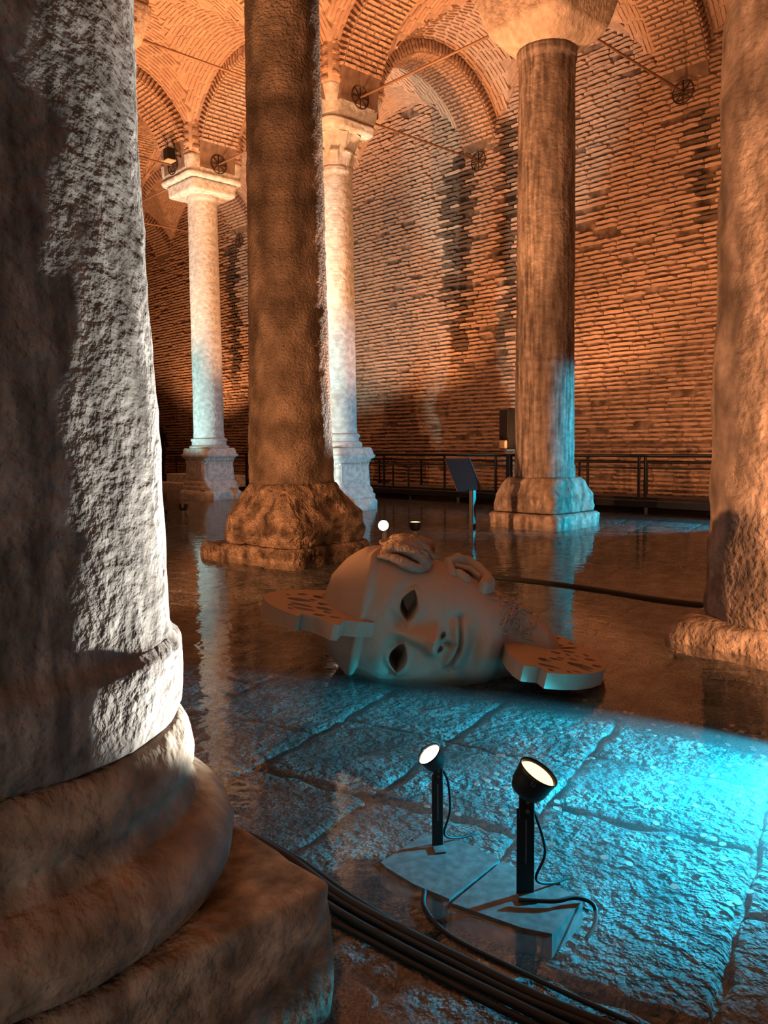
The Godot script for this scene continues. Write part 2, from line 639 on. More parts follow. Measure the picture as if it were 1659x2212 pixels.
func leaf_bell(y0: float, y1: float, r0: float, r1: float, leaves: int, sd: int) -> ArrayMesh:
	var rows := 26
	var seg := 96
	var f := func(i: int, j: int) -> Vector3:
		var t := float(i) / rows
		var ph := TAU * j / seg
		var r := lerpf(r0, r1, t * t)
		var two := t * 2.0
		var q := fposmod(two, 1.0)
		var a := cos(ph * leaves + (PI if two >= 1.0 else 0.0))
		r += 0.085 * pow(q, 1.6) * smoothstep(-0.75, 0.2, a) * (1.0 - 0.4 * smoothstep(0.9, 1.0, q)) - 0.012 * absf(sin(ph * leaves * 4.0)) * q
		return Vector3(cos(ph) * r, lerpf(y0, y1, t) - 0.05 * smoothstep(0.75, 1.0, q) * smoothstep(0.0, 0.8, a), sin(ph) * r)
	return grid(rows, seg, f, true)

func carved_pedestal(t: Node3D, hw: float, mat: Material, sd: int):
	part("rough_block", loft([[-0.2, 0.001, 8], [-0.2, hw * 1.25, 8], [0.1, hw * 1.27, 8], [0.17, hw * 1.16, 7], [0.18, 0.001, 7]], 72, 0.05, 0.07, 2.5, sd), mat, t)
	part("plinth_moulding", loft([[0.17, 0.001, 14], [0.17, hw * 1.14, 14], [0.24, hw * 1.15, 14], [0.27, hw * 1.08, 14], [0.33, hw * 1.08, 14], [0.39, hw * 1.0, 14], [0.4, 0.001, 14]], 72, 0.03, 0.012, 6.0, sd), mat, t)
	var dado := part("dado", loft([[0.38, 0.001, 18], [0.38, hw * 0.98, 18], [0.86, hw * 0.93, 18], [0.87, 0.001, 18]], 72, 0.05, 0.006, 6.0, sd), mat, t)
	for q in 4:
		var b := Basis(Vector3.UP, q * PI / 2)
		for fr in [[0, 0.79, 1.5, 0.025], [0, 0.47, 1.5, 0.025], [-0.74, 0.63, 0.03, 0.3], [0.74, 0.63, 0.03, 0.3]]:
			part("frame", box(Vector3(fr[2] * hw if fr[2] > 1.0 else fr[2], fr[3], 0.03), 0.006), mat, dado, b * Vector3(fr[0] * hw, fr[1], hw * 0.945), b)
		for k in 11:
			part("dentil", box(Vector3(0.035, 0.035, 0.05), 0.006), mat, dado, b * Vector3((k - 5) * hw * 0.16, 0.835, hw * 0.95), b)
	part("cornice", loft([[0.86, 0.001, 14], [0.86, hw * 0.98, 14], [0.92, hw * 1.04, 14], [0.95, hw * 1.15, 14], [1.0, hw * 1.17, 14], [1.02, hw * 1.1, 14], [1.13, hw * 1.05, 14], [1.15, hw * 1.0, 14], [1.15, 0.001, 14]], 72, 0.03, 0.012, 5.0, sd), mat, t)

# ------------------------------------------------------------------ the sculpture
const HEAD := 0.95
const WID := [[-0.42, 0.0], [-0.38, 0.07], [-0.3, 0.135], [-0.12, 0.22], [-0.02, 0.25], [0.05, 0.275], [0.15, 0.315], [0.3, 0.35], [0.5, 0.375], [0.66, 0.375], [0.8, 0.34], [0.9, 0.255], [0.97, 0.14], [1.0, 0.0]]
const FRO := [[-0.42, 0.0], [-0.38, 0.14], [-0.3, 0.2], [-0.12, 0.19], [-0.045, 0.27], [0.0, 0.365], [0.06, 0.4], [0.14, 0.395], [0.25, 0.405], [0.35, 0.415], [0.5, 0.415], [0.66, 0.42], [0.78, 0.39], [0.89, 0.29], [0.97, 0.15], [1.0, 0.0]]
const BAC := [[-0.42, 0.0], [-0.38, 0.18], [-0.2, 0.26], [0.1, 0.28], [0.3, 0.36], [0.55, 0.46], [0.75, 0.44], [0.9, 0.3], [0.97, 0.16], [1.0, 0.0]]

func bump(x: float, y: float, sx: float, sy: float) -> float:
	return exp(-(x * x) / (sx * sx) - (y * y) / (sy * sy))

func curve(u: float, pts: Array) -> float:
	for k in pts.size() - 1:
		if u <= pts[k + 1][0]:
			var t := clampf((u - pts[k][0]) / (pts[k + 1][0] - pts[k][0]), 0.0, 1.0)
			var y0: float = pts[maxi(k - 1, 0)][1]
			var y3: float = pts[mini(k + 2, pts.size() - 1)][1]
			return cubic_interpolate(pts[k][1], pts[k + 1][1], y0, y3, t)
	return pts[-1][1]

func almond(s: float, u: float) -> float:     # > 0 inside the eye opening
	var ds := (absf(s) - 0.145) / 0.088
	var du := (u - 0.525) / 0.046 + 0.25 * ds * ds
	if absf(ds) > 1.3: return -1.0
	return (1.0 - ds * ds) - absf(du)

func head_mesh() -> ArrayMesh:
	var nz := FastNoiseLite.new()
	nz.seed = 5
	nz.frequency = 9.0
	var nu := 330
	var nv := 380
	var f := func(i: int, j: int) -> Vector3:
		var tt := float(i) / nu
		var u := -0.42 + 1.42 * (tt * 1.25 - 0.25 * tt * tt * tt * tt * tt) if true else 0.0
		u = minf(u, 1.0)
		var v := -1.0 + 2.0 * float(j) / nv
		var ph := PI * (0.5 * v + 0.5 * v * v * v)      # 0 looks forward
		var w := curve(u, WID)
		var d := curve(u, FRO) if absf(ph) < PI / 2 else curve(u, BAC)
		var n := 2.25
		var c := cos(ph)
		var s := sin(ph)
		var k := 1.0 / pow(pow(absf(c), n) + pow(absf(s), n), 1.0 / n)
		var p := Vector3(s * k * w, u, c * k * d)
		if c > -0.1 and u > -0.2:
			var face := smoothstep(-0.1, 0.25, c)
			var x := p.x
			var o := 0.0
			# forehead, brows, sockets
			o += 0.014 * bump(absf(x) - 0.14, u - 0.625 + 0.25 * (absf(x) - 0.14) * (absf(x) - 0.14) * 4.0, 0.13, 0.045)
			o -= 0.050 * bump(absf(x) - 0.135, u - 0.54, 0.105, 0.055)
			o -= 0.02 * bump(absf(x) - 0.06, u - 0.55, 0.035, 0.05)
			# lids
			var al := almond(x, u)
			o += 0.022 * smoothstep(-0.9, -0.1, al)
			o -= 0.26 * smoothstep(0.0, 0.14, al)
			# cheeks and the fold beside the nose
			o += 0.018 * bump(absf(x) - 0.19, u - 0.36, 0.11, 0.1)
			o -= 0.012 * bump(absf(x) - 0.125 - 0.25 * (0.3 - u), u - 0.27, 0.028, 0.08)
			# nose
			var nt := clampf((0.60 - u) / 0.23, 0.0, 1.0)
			var nw := lerpf(0.034, 0.052, nt)
			var ridge := lerpf(0.012, 0.105, pow(nt, 1.15))
			var under := smoothstep(0.305, 0.36, u)
			o += ridge * exp(-pow(absf(x) / nw, 2.6)) * smoothstep(0.63, 0.55, u) * under
			o += 0.062 * bump(absf(x) - 0.052, u - 0.362, 0.033, 0.033)
			o += 0.03 * bump(x, u - 0.375, 0.045, 0.035)
			o -= 0.075 * smoothstep(1.0, 0.35, pow((absf(x) - 0.038) / 0.021, 2) + pow((u - 0.322) / 0.017, 2))
			# lips
			o += 0.022 * bump(x, u - 0.225, 0.16, 0.085)
			var mc := 0.228 + 0.35 * x * x - 0.012 * cos(clampf(x / 0.12, -1.0, 1.0) * PI) * 0.6
			var mw := smoothstep(0.155, 0.10, absf(x))
			o += 0.03 * mw * bump(0.0, u - mc - 0.024 + 0.008 * bump(x, 0, 0.02, 1), 1.0, 0.02)
			o += 0.036 * mw * bump(x, u - mc + 0.03, 0.13, 0.026)
			o -= 0.038 * mw * bump(0.0, u - mc, 1.0, 0.009)
			o -= 0.03 * bump(absf(x) - 0.142, u - 0.245, 0.02, 0.022)
			o -= 0.02 * bump(x, u - 0.29, 0.012, 0.03)
			o -= 0.028 * bump(x, u - 0.142, 0.10, 0.03)
			# chin
			o += 0.045 * bump(x, u - 0.07, 0.09, 0.06)
			p.z += o * face
		# the cap's rolled rim
		var rim := 0.735 + 0.10 * (1.0 - smoothstep(0.0, 0.9, maxf(c, 0.0))) * 0.0 - 0.12 * smoothstep(0.5, -0.2, c)
		var cap := smoothstep(rim - 0.012, rim + 0.012, u)
		var sw := 0.016 * cap + 0.012 * exp(-pow((u - rim - 0.03) / 0.022, 2.0))
		p += Vector3(s, 0.25, c) * sw * (1.0 if u < 0.97 else 0.5)
		p += Vector3(s, 0, c) * nz.get_noise_3d(p.x, p.y, p.z) * 0.004
		return p * HEAD
	return grid(nu, nv, f, false, true)

func halo_plate(parent: Node3D, outline: Array, holes: Array):
	var comb := CSGCombiner3D.new()
	comb.name = "halo_plate"
	parent.add_child(comb, true)
	var pl := CSGPolygon3D.new()
	pl.name = "slab"
	var poly := PackedVector2Array()
	for q in outline: poly.append(Vector2(q[1], q[0]))     # (forward, up the face)
	pl.polygon = poly
	pl.depth = 0.078
	pl.material = mats.sculpt
	comb.add_child(pl)
	for hl in holes:
		var a := Vector2(hl[1], hl[0])
		var b := Vector2(hl[3], hl[2])
		var d := (b - a)
		var n: Vector2 = Vector2(-d.y, d.x).normalized() * hl[4] * 1.25
		var c := CSGPolygon3D.new()
		c.name = "hole"
		var pts := PackedVector2Array()
		for k in [[0.0, 0.15], [0.1, 0.8], [0.3, 1.05], [0.55, 0.95], [0.8, 0.6], [1.0, 0.1], [1.0, -0.1], [0.85, -0.7], [0.6, -1.0], [0.35, -0.85], [0.12, -0.6], [0.0, -0.15]]:
			pts.append(a + d * k[0] + n * k[1])
		c.polygon = pts
		c.depth = 0.2
		c.position.z = 0.06
		c.operation = CSGShape3D.OPERATION_SUBTRACTION
		c.material = mats.sculpt_dark
		comb.add_child(c)
	# polygon x -> forward, polygon y -> up the face, extruded along -z -> away from the upper side
	comb.basis = Basis(Vector3(0, 0, 1), Vector3(0, 1, 0), Vector3(-1, 0, 0)) * Basis.from_scale(Vector3(1, 1, 1))
	comb.basis = Basis(Vector3(0, 0, 1), Vector3(0, 1, 0), Vector3(-1, 0, 0))
	comb.position = Vector3(-0.048, 0, 0)

func sculpture():
	var t := thing("head_sculpture", "large sand-coloured sculpted face lying on its side in the water between pierced plates", "sculpture", Vector3(-2.013, 0.163, 4.471))
	t.basis = Basis(Vector3(0.157, 0.9763, 0.1489), Vector3(-0.7083, 0.2164, -0.6719), Vector3(-0.6875, 0.0, 0.7261)).orthonormalized()
	part("face", head_mesh(), mats.sculpt, t)
	# ear on the upper side
	var side := func(u: float, z: float, lift: float) -> Vector3:      # a point over the temple or cheek
		return Vector3(curve(u, WID) * pow(maxf(0.0, 1.0 - pow(absf(z) / 0.42, 2.25)), 1.0 / 2.25) + lift, u, z) * HEAD
	var e := []
	var ring := [[0.31, 0.16, 0.0], [0.335, 0.06, 0.03], [0.28, -0.02, 0.06], [0.21, -0.05, 0.07], [0.15, -0.005, 0.065], [0.10, 0.06, 0.055], [0.09, 0.13, 0.05], [0.13, 0.19, 0.03]]
	for k in ring.size() - 1:
		var r0: Array = ring[k]
		var r1: Array = ring[k + 1]
		e.append([side.call(r0[0], r0[1], r0[2]), side.call(r1[0], r1[1], r1[2]), 0.022, 0.022])
		e.append([side.call(r0[0], r0[1], r0[2] - 0.04), side.call(r1[0], r1[1], r1[2] - 0.04), 0.03, 0.03])
	e.append([side.call(0.10, 0.12, 0.03), side.call(0.12, 0.18, 0.02), 0.04, 0.035])
	e.append([side.call(0.27, 0.13, 0.0), side.call(0.23, 0.16, 0.0), 0.03, 0.03])
	e.append([side.call(0.28, 0.04, 0.02), side.call(0.20, 0.02, 0.035), 0.014, 0.014])
	e.append([side.call(0.20, 0.02, 0.035), side.call(0.15, 0.08, 0.03), 0.014, 0.014])
	part("ear", blob(e, 0.014, 0.005), mats.sculpt, t)
	# the twisted knot of hair between cap and ear
	rng.seed = 31
	var knot := []
	var skin := func(u: float, z: float, lift: float) -> Vector3:      # a point over the temple
		return Vector3(0.375 * pow(maxf(0.0, 1.0 - pow(absf(z) / 0.42, 2.25)), 1.0 / 2.25) + lift, u, z) * HEAD
	for k in 8:
		var q := k / 7.0
		var pts := []
		for m in 7:
			var w := m / 6.0
			var zz := lerpf(0.235, -0.06, q) + 0.03 * sin(w * PI) * (0.5 - q) + 0.025 * sin(w * 5.0 + k)
			pts.append(skin.call(0.46 + 0.27 * w - 0.03 * sin(PI * q), zz, 0.012 + 0.062 * sin(PI * w) * sin(PI * (0.15 + 0.8 * q)) + (0.014 if k % 2 else 0.0)))
		for m in 6: knot.append([pts[m], pts[m + 1], 0.014 + 0.012 * sin(PI * m / 6.0), 0.014 + 0.012 * sin(PI * (m + 1) / 6.0)])
	knot.append([skin.call(0.52, 0.1, -0.01), skin.call(0.67, 0.1, -0.01), 0.06, 0.06])
	part("hair_knot", blob(knot, 0.018, 0.007), mats.sculpt_rough, t)
	var tufts := []
	for k in 26:
		var a := rng.randf_range(0.42, 0.64)
		var b := rng.randf_range(-0.22, -0.04)
		var q: Vector3 = skin.call(a, b, 0.02 + 0.05 * rng.randf())
		tufts.append([q, q + Vector3(rng.randf_range(-0.02, 0.03), rng.randf_range(-0.04, 0.04), rng.randf_range(-0.04, 0.04)), rng.randf_range(0.03, 0.045), rng.randf_range(0.025, 0.04)])
	part("curled_hair", blob(tufts, 0.012, 0.008), mats.sculpt_rough, t)
	# small flaked curls along the jaw and neck
	var st := SurfaceTool.new()
	for k in 90:
		var u := rng.randf_range(-0.2, 0.12)
		var a := rng.randf_range(0.35, 1.45)
		if u > 0.02 and a < 0.95: continue
		var dir := Vector3(sin(a), 0, cos(a))
		var kk := 1.0 / pow(pow(dir.z, 2.25) + pow(dir.x, 2.25), 1.0 / 2.25)
		var c := Vector3(dir.x * kk * curve(u, WID), u, dir.z * kk * curve(u, FRO)) * HEAD
		var tx := Vector3(0, 1, 0).rotated(dir, rng.randf_range(-1.2, 1.2))
		var ty := dir.cross(tx)
		var pts := []
		for m in 5:
			var w := -1.0 + m * 0.5
			pts.append(c + tx * w * 0.022 + ty * (1.0 - w * w) * 0.014 + dir * 0.004)
		st.append_from(tube(pts, 0.006, 5), 0, Transform3D.IDENTITY)
	var curls := part("neck_curls", st.commit(), mats.sculpt, t)
	curls.set_meta("kind", "stuff")
	halo_plate(t, [[0.6, -0.1], [0.72, -0.25], [0.85, -0.215], [0.98, -0.12], [1.1, 0.0], [1.18, 0.12], [1.225, 0.24], [1.235, 0.33], [1.215, 0.42], [1.17, 0.5], [1.10, 0.57], [1.023, 0.615], [1.012, 0.545], [0.93, 0.56], [0.85, 0.635], [0.82, 0.62], [0.805, 0.50], [0.74, 0.475], [0.66, 0.42], [0.6, 0.3]],
		[[1.12, 0.26, 0.98, 0.22, 0.027], [1.08, 0.12, 1.03, 0.06, 0.015], [1.0, 0.08, 0.92, 0.06, 0.029], [0.96, -0.01, 0.84, -0.02, 0.018], [1.09, 0.35, 0.97, 0.36, 0.02], [1.07, 0.44, 0.95, 0.43, 0.022], [1.1, 0.41, 1.06, 0.4, 0.012], [1.09, 0.48, 1.06, 0.48, 0.012], [1.01, 0.19, 0.97, 0.16, 0.015], [0.96, 0.24, 0.9, 0.22, 0.024], [0.96, 0.33, 0.87, 0.34, 0.028], [0.92, 0.4, 0.87, 0.4, 0.015], [0.96, 0.51, 0.9, 0.48, 0.018], [0.88, 0.48, 0.82, 0.47, 0.015], [0.9, -0.07, 0.86, -0.08, 0.016], [0.88, 0.09, 0.84, 0.07, 0.013], [1.14, 0.18, 1.11, 0.17, 0.011]])
	halo_plate(t, [[-0.03, 0.1], [-0.2, -0.27], [-0.373, -0.285], [-0.46, -0.24], [-0.53, -0.14], [-0.58, 0.02], [-0.59, 0.16], [-0.575, 0.29], [-0.53, 0.41], [-0.46, 0.51], [-0.36, 0.61], [-0.27, 0.67], [-0.175, 0.71], [-0.155, 0.635], [-0.07, 0.665], [-0.045, 0.6], [-0.03, 0.48]],
		[[-0.36, -0.13, -0.44, -0.18, 0.018], [-0.28, -0.01, -0.33, -0.04, 0.016], [-0.34, -0.19, -0.39, -0.22, 0.014], [-0.33, 0.0, -0.39, -0.04, 0.011], [-0.34, 0.05, -0.41, 0.01, 0.015], [-0.36, 0.11, -0.49, 0.0, 0.012], [-0.29, 0.24, -0.35, 0.22, 0.017], [-0.37, 0.16, -0.45, 0.13, 0.017], [-0.37, 0.23, -0.4, 0.22, 0.015], [-0.43, 0.22, -0.45, 0.21, 0.013], [-0.49, 0.15, -0.52, 0.14, 0.02], [-0.47, 0.25, -0.54, 0.22, 0.017], [-0.18, 0.45, -0.25, 0.46, 0.028], [-0.25, 0.39, -0.32, 0.39, 0.02], [-0.3, 0.34, -0.34, 0.34, 0.012], [-0.37, 0.31, -0.42, 0.32, 0.013], [-0.34, 0.41, -0.47, 0.44, 0.034], [-0.48, 0.36, -0.54, 0.34, 0.017], [-0.16, 0.56, -0.27, 0.58, 0.022], [-0.19, 0.64, -0.23, 0.64, 0.011], [-0.29, 0.61, -0.32, 0.6, 0.01], [-0.33, 0.56, -0.38, 0.57, 0.012], [-0.39, 0.47, -0.45, 0.5, 0.013], [-0.46, -0.08, -0.49, -0.09, 0.014]])

# ------------------------------------------------------------------ a visitor half hidden behind the front column
func visitor(at: Vector3, turn: float):
	var t := thing("person", "visitor with long dark hair on the walkway, mostly hidden by the front column", "person", at)
	t.rotation.y = turn
	var body := [
		[Vector3(0, 0.95, 0), Vector3(0, 1.2, 0.01), 0.15, 0.135], [Vector3(0, 1.2, 0.01), Vector3(0, 1.38, 0), 0.14, 0.13],
		[Vector3(-0.15, 1.4, 0), Vector3(0.15, 1.4, 0), 0.075, 0.075], [Vector3(0, 1.4, 0), Vector3(0, 1.53, 0.015), 0.055, 0.05],
		[Vector3(0, 1.6, 0.02), Vector3(0, 1.66, 0.0), 0.085, 0.095]]
	for s in [-1.0, 1.0]:
		body.append_array([
			[Vector3(0.19 * s, 1.38, 0), Vector3(0.24 * s, 1.1, -0.02), 0.055, 0.045], [Vector3(0.24 * s, 1.1, -0.02), Vector3(0.17 * s, 0.98, 0.2), 0.044, 0.034],
			[Vector3(0.17 * s, 0.98, 0.2), Vector3(0.13 * s, 0.99, 0.27), 0.036, 0.03],
			[Vector3(0.09 * s, 0.92, 0), Vector3(0.1 * s, 0.5, 0.02), 0.1, 0.06], [Vector3(0.1 * s, 0.5, 0.02), Vector3(0.1 * s, 0.08, -0.02), 0.06, 0.042],
			[Vector3(0.1 * s, 0.05, -0.03), Vector3(0.11 * s, 0.035, 0.14), 0.045, 0.035]])
		for k in 4:
			body.append([Vector3(0.13 * s, 0.99, 0.27), Vector3((0.10 + 0.018 * k) * s, 0.965 - 0.003 * k, 0.345 + 0.006 * (k % 3)), 0.012, 0.009])
		body.append([Vector3(0.12 * s, 1.0, 0.25), Vector3(0.09 * s, 1.02, 0.3), 0.012, 0.01])
	part("body", blob(body, 0.03, 0.016), mats.cloth, t)
	part("face", blob([[Vector3(0, 1.64, 0.05), Vector3(0, 1.58, 0.06), 0.072, 0.06], [Vector3(0, 1.63, 0.125), Vector3(0, 1.605, 0.135), 0.01, 0.014]], 0.015, 0.008), mats.skin, t)
	part("hair", blob([[Vector3(0, 1.68, -0.02), Vector3(0, 1.6, -0.05), 0.11, 0.115], [Vector3(0, 1.6, -0.06), Vector3(0, 1.36, -0.09), 0.115, 0.10], [Vector3(-0.09, 1.62, 0), Vector3(-0.1, 1.4, 0), 0.05, 0.04], [Vector3(0.09, 1.62, 0), Vector3(0.1, 1.4, 0), 0.05, 0.04]], 0.03, 0.012), mats.hair, t)

# ------------------------------------------------------------------ the scene
func _ready():
	# camera
	cam = Camera3D.new()
	cam.name = "camera"
	cam.fov = 64.774
	cam.near = 0.05
	cam.far = 200.0
	cam.transform = Transform3D(Basis(Vector3(0.72551, -0.01022, 0.68814), Vector3(0.06613, 0.9963, -0.05493), Vector3(-0.68503, 0.08535, 0.7235)).orthonormalized(), Vector3(-5.4615, 1.2323, 7.2707))
	add_child(cam)
	cam.current = true
	# surroundings: underground, no sky
	var we := WorldEnvironment.new()
	we.name = "surroundings"
	var env := Environment.new()
	env.background_mode = Environment.BG_COLOR
	env.background_color = Color(0, 0, 0)
	env.tonemap_mode = Environment.TONE_MAPPER_LINEAR
	env.tonemap_exposure = 1.0
	env.sdfgi_enabled = true
	env.ssao_enabled = true
	env.ssil_enabled = true
	we.environment = env
	add_child(we)
	noise.seed = 7
	noise.frequency = 0.6
	noise.fractal_octaves = 4

	materials()
	make_brick_meshes()
	lamps()
	shell()
	vaults()
	columns()
	sculpture()
	walkway()
	small_things()

func materials():
	tex.mottle = noise_tex(1, 0.006, FastNoiseLite.TYPE_SIMPLEX_SMOOTH, 6, Color(0.45, 0.44, 0.43), Color(1, 1, 1))
	tex.light = noise_tex(11, 0.007, FastNoiseLite.TYPE_SIMPLEX_SMOOTH, 6, Color(0.72, 0.71, 0.70), Color(1, 1, 1))
	tex.blotch = noise_tex(2, 0.004, FastNoiseLite.TYPE_SIMPLEX, 5, Color(0.25, 0.23, 0.22), Color(1, 1, 1), 0.42)
	tex.streak = noise_tex(3, 0.012, FastNoiseLite.TYPE_SIMPLEX_SMOOTH, 5, Color(0.4, 0.38, 0.37), Color(1, 1, 1), 0.4)
	tex.grain = noise_tex(4, 0.08, FastNoiseLite.TYPE_SIMPLEX, 3, Color(0.72, 0.71, 0.7), Color(1, 1, 1))
	tex.rough = noise_tex(5, 0.012, FastNoiseLite.TYPE_SIMPLEX, 7, Color(0, 0, 0), Color(1, 1, 1))
	tex.pits = noise_tex(6, 0.03, FastNoiseLite.TYPE_CELLULAR, 3, Color(0, 0, 0), Color(1, 1, 1), 0.35)
	tex.wave = noise_tex(8, 0.008, FastNoiseLite.TYPE_SIMPLEX_SMOOTH, 3, Color(0, 0, 0), Color(1, 1, 1))
	tex.speck = noise_tex(9, 0.05, FastNoiseLite.TYPE_SIMPLEX, 4, Color(0.2, 0.18, 0.17), Color(1, 1, 1), 0.36)
	# stones
	mats.front = stone(lin(0.46, 0.44, 0.42), {"tex": "light", "scale": Vector3.ONE * 1.8, "bump": "rough", "depth": 0.75, "detail": "streak", "detail_scale": Vector3(1.3, 0.22, 1.3)})
	mats.front_base = stone(lin(0.52, 0.43, 0.34), {"tex": "mottle", "scale": Vector3.ONE * 1.3, "bump": "rough", "depth": 1.1})
	mats.dark_stone = stone(lin(0.42, 0.32, 0.25), {"tex": "speck", "scale": Vector3.ONE * 1.6, "bump": "rough", "depth": 2.0, "detail": "mottle", "detail_scale": Vector3(0.5, 0.3, 0.5)})
	mats.rock = stone(lin(0.56, 0.41, 0.30), {"tex": "blotch", "scale": Vector3.ONE * 0.9, "bump": "rough", "depth": 4.0, "detail": "speck", "detail_scale": Vector3.ONE * 1.2})
	mats.marble = stone(lin(0.70, 0.69, 0.68), {"tex": "light", "scale": Vector3.ONE * 0.9, "bump": "rough", "depth": 0.7})
	mats.pale = stone(lin(0.58, 0.48, 0.42), {"tex": "light", "scale": Vector3.ONE * 1.1, "bump": "rough", "depth": 0.7, "detail": "streak", "detail_scale": Vector3(1.0, 0.10, 1.0)})
	mats.worn = stone(lin(0.66, 0.53, 0.45), {"tex": "light", "scale": Vector3.ONE * 1.2, "bump": "rough", "depth": 1.2, "detail": "mottle", "detail_scale": Vector3(0.9, 0.3, 0.9)})
	mats.capital = stone(lin(0.62, 0.51, 0.43), {"tex": "light", "scale": Vector3.ONE * 0.9, "bump": "rough", "depth": 1.5})
	mats.sculpt = stone(lin(0.48, 0.36, 0.27), {"tex": "grain", "scale": Vector3.ONE * 3.0, "rough": 0.9})
	mats.sculpt_rough = stone(lin(0.42, 0.31, 0.23), {"tex": "grain", "scale": Vector3.ONE * 3.0, "bump": "rough", "depth": 1.0, "rough": 0.95})
	mats.sculpt_dark = mats.sculpt
	# brick
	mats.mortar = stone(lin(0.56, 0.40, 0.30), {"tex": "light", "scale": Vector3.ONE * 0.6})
	mats.arch_mortar_shaded = stone(lin(0.26, 0.18, 0.135), {"tex": "light", "scale": Vector3.ONE * 0.6})  # darker than vault mortar: shade of the deep brick gaps put into the colour
	for k in 6:
		var g: float = TONES[k]
		mats["brick%d" % k] = stone(lin(0.64 * g, 0.44 * g, 0.33 * g), {"tex": "grain", "scale": Vector3.ONE * 1.5})
	mats.brick_many = stone(lin(0.64, 0.44, 0.33), {"tex": "grain", "scale": Vector3.ONE * 1.5, "vc": true})
	mats.wall_mortar = stone(lin(0.36, 0.25, 0.19), {"tex": "mottle", "scale": Vector3.ONE * 0.5, "vc": true})
	# floor and water
	for k in 4:
		var g: float = [0.85, 1.0, 1.12, 0.95][k]
		mats["slab%d" % k] = stone(lin(0.30 * g, 0.30 * g, 0.295 * g), {"tex": "speck", "scale": Vector3.ONE * 1.2, "bump": "rough", "depth": 6.0, "detail": "mottle", "detail_scale": Vector3.ONE * 0.6})
	mats.silt = stone(lin(0.10, 0.09, 0.075), {"tex": "mottle", "scale": Vector3.ONE * 1.0, "bump": "rough", "depth": 2.0})
	var w := StandardMaterial3D.new()
	w.transparency = BaseMaterial3D.TRANSPARENCY_ALPHA
	w.albedo_color = Color(0.8, 0.9, 0.9, 0.03)
	w.roughness = 0.03
	w.metallic_specular = 0.41
	w.uv1_scale = Vector3(13.3, 23.7, 1.0)
	w.heightmap_enabled = true
	w.heightmap_texture = tex.wave
	w.heightmap_scale = 0.12
	mats.water = w
	# metal and the rest
	mats.steel = stone(lin(0.15, 0.155, 0.155), {"tex": "light", "scale": Vector3.ONE * 3.0, "rough": 0.55})
	mats.black_steel = plain(Color(0.09, 0.09, 0.095), 0.45, 0.3)
	mats.lamp_body = plain(Color(0.13, 0.12, 0.115), 0.4, 0.4)
	mats.iron = plain(Color(0.2, 0.13, 0.09), 0.6, 0.3)
	mats.rod = plain(Color(0.55, 0.42, 0.33), 0.5, 0.2)
	mats.rubber = plain(Color(0.02, 0.02, 0.022), 0.7)
	mats.rail = plain(Color(0.06, 0.065, 0.07), 0.4, 0.2)
	mats.deck = stone(lin(0.26, 0.24, 0.22), {"tex": "mottle", "scale": Vector3.ONE * 1.0})
	mats.board = plain(Color(0.10, 0.085, 0.10), 0.35)
	mats.beige = plain(Color(0.72, 0.6, 0.5), 0.6)
	mats.cloth = plain(Color(0.05, 0.055, 0.065), 0.9)
	mats.skin = plain(Color(0.72, 0.52, 0.42), 0.6)
	mats.hair = plain(Color(0.04, 0.035, 0.03), 0.6)
	mats.coin = plain(Color(0.55, 0.53, 0.5), 0.45, 0.6)

const ORANGE := Color(1.0, 0.69, 0.46)
const WHITE := Color(0.80, 1.0, 0.98)
const CYAN := Color(0.12, 0.78, 0.95)

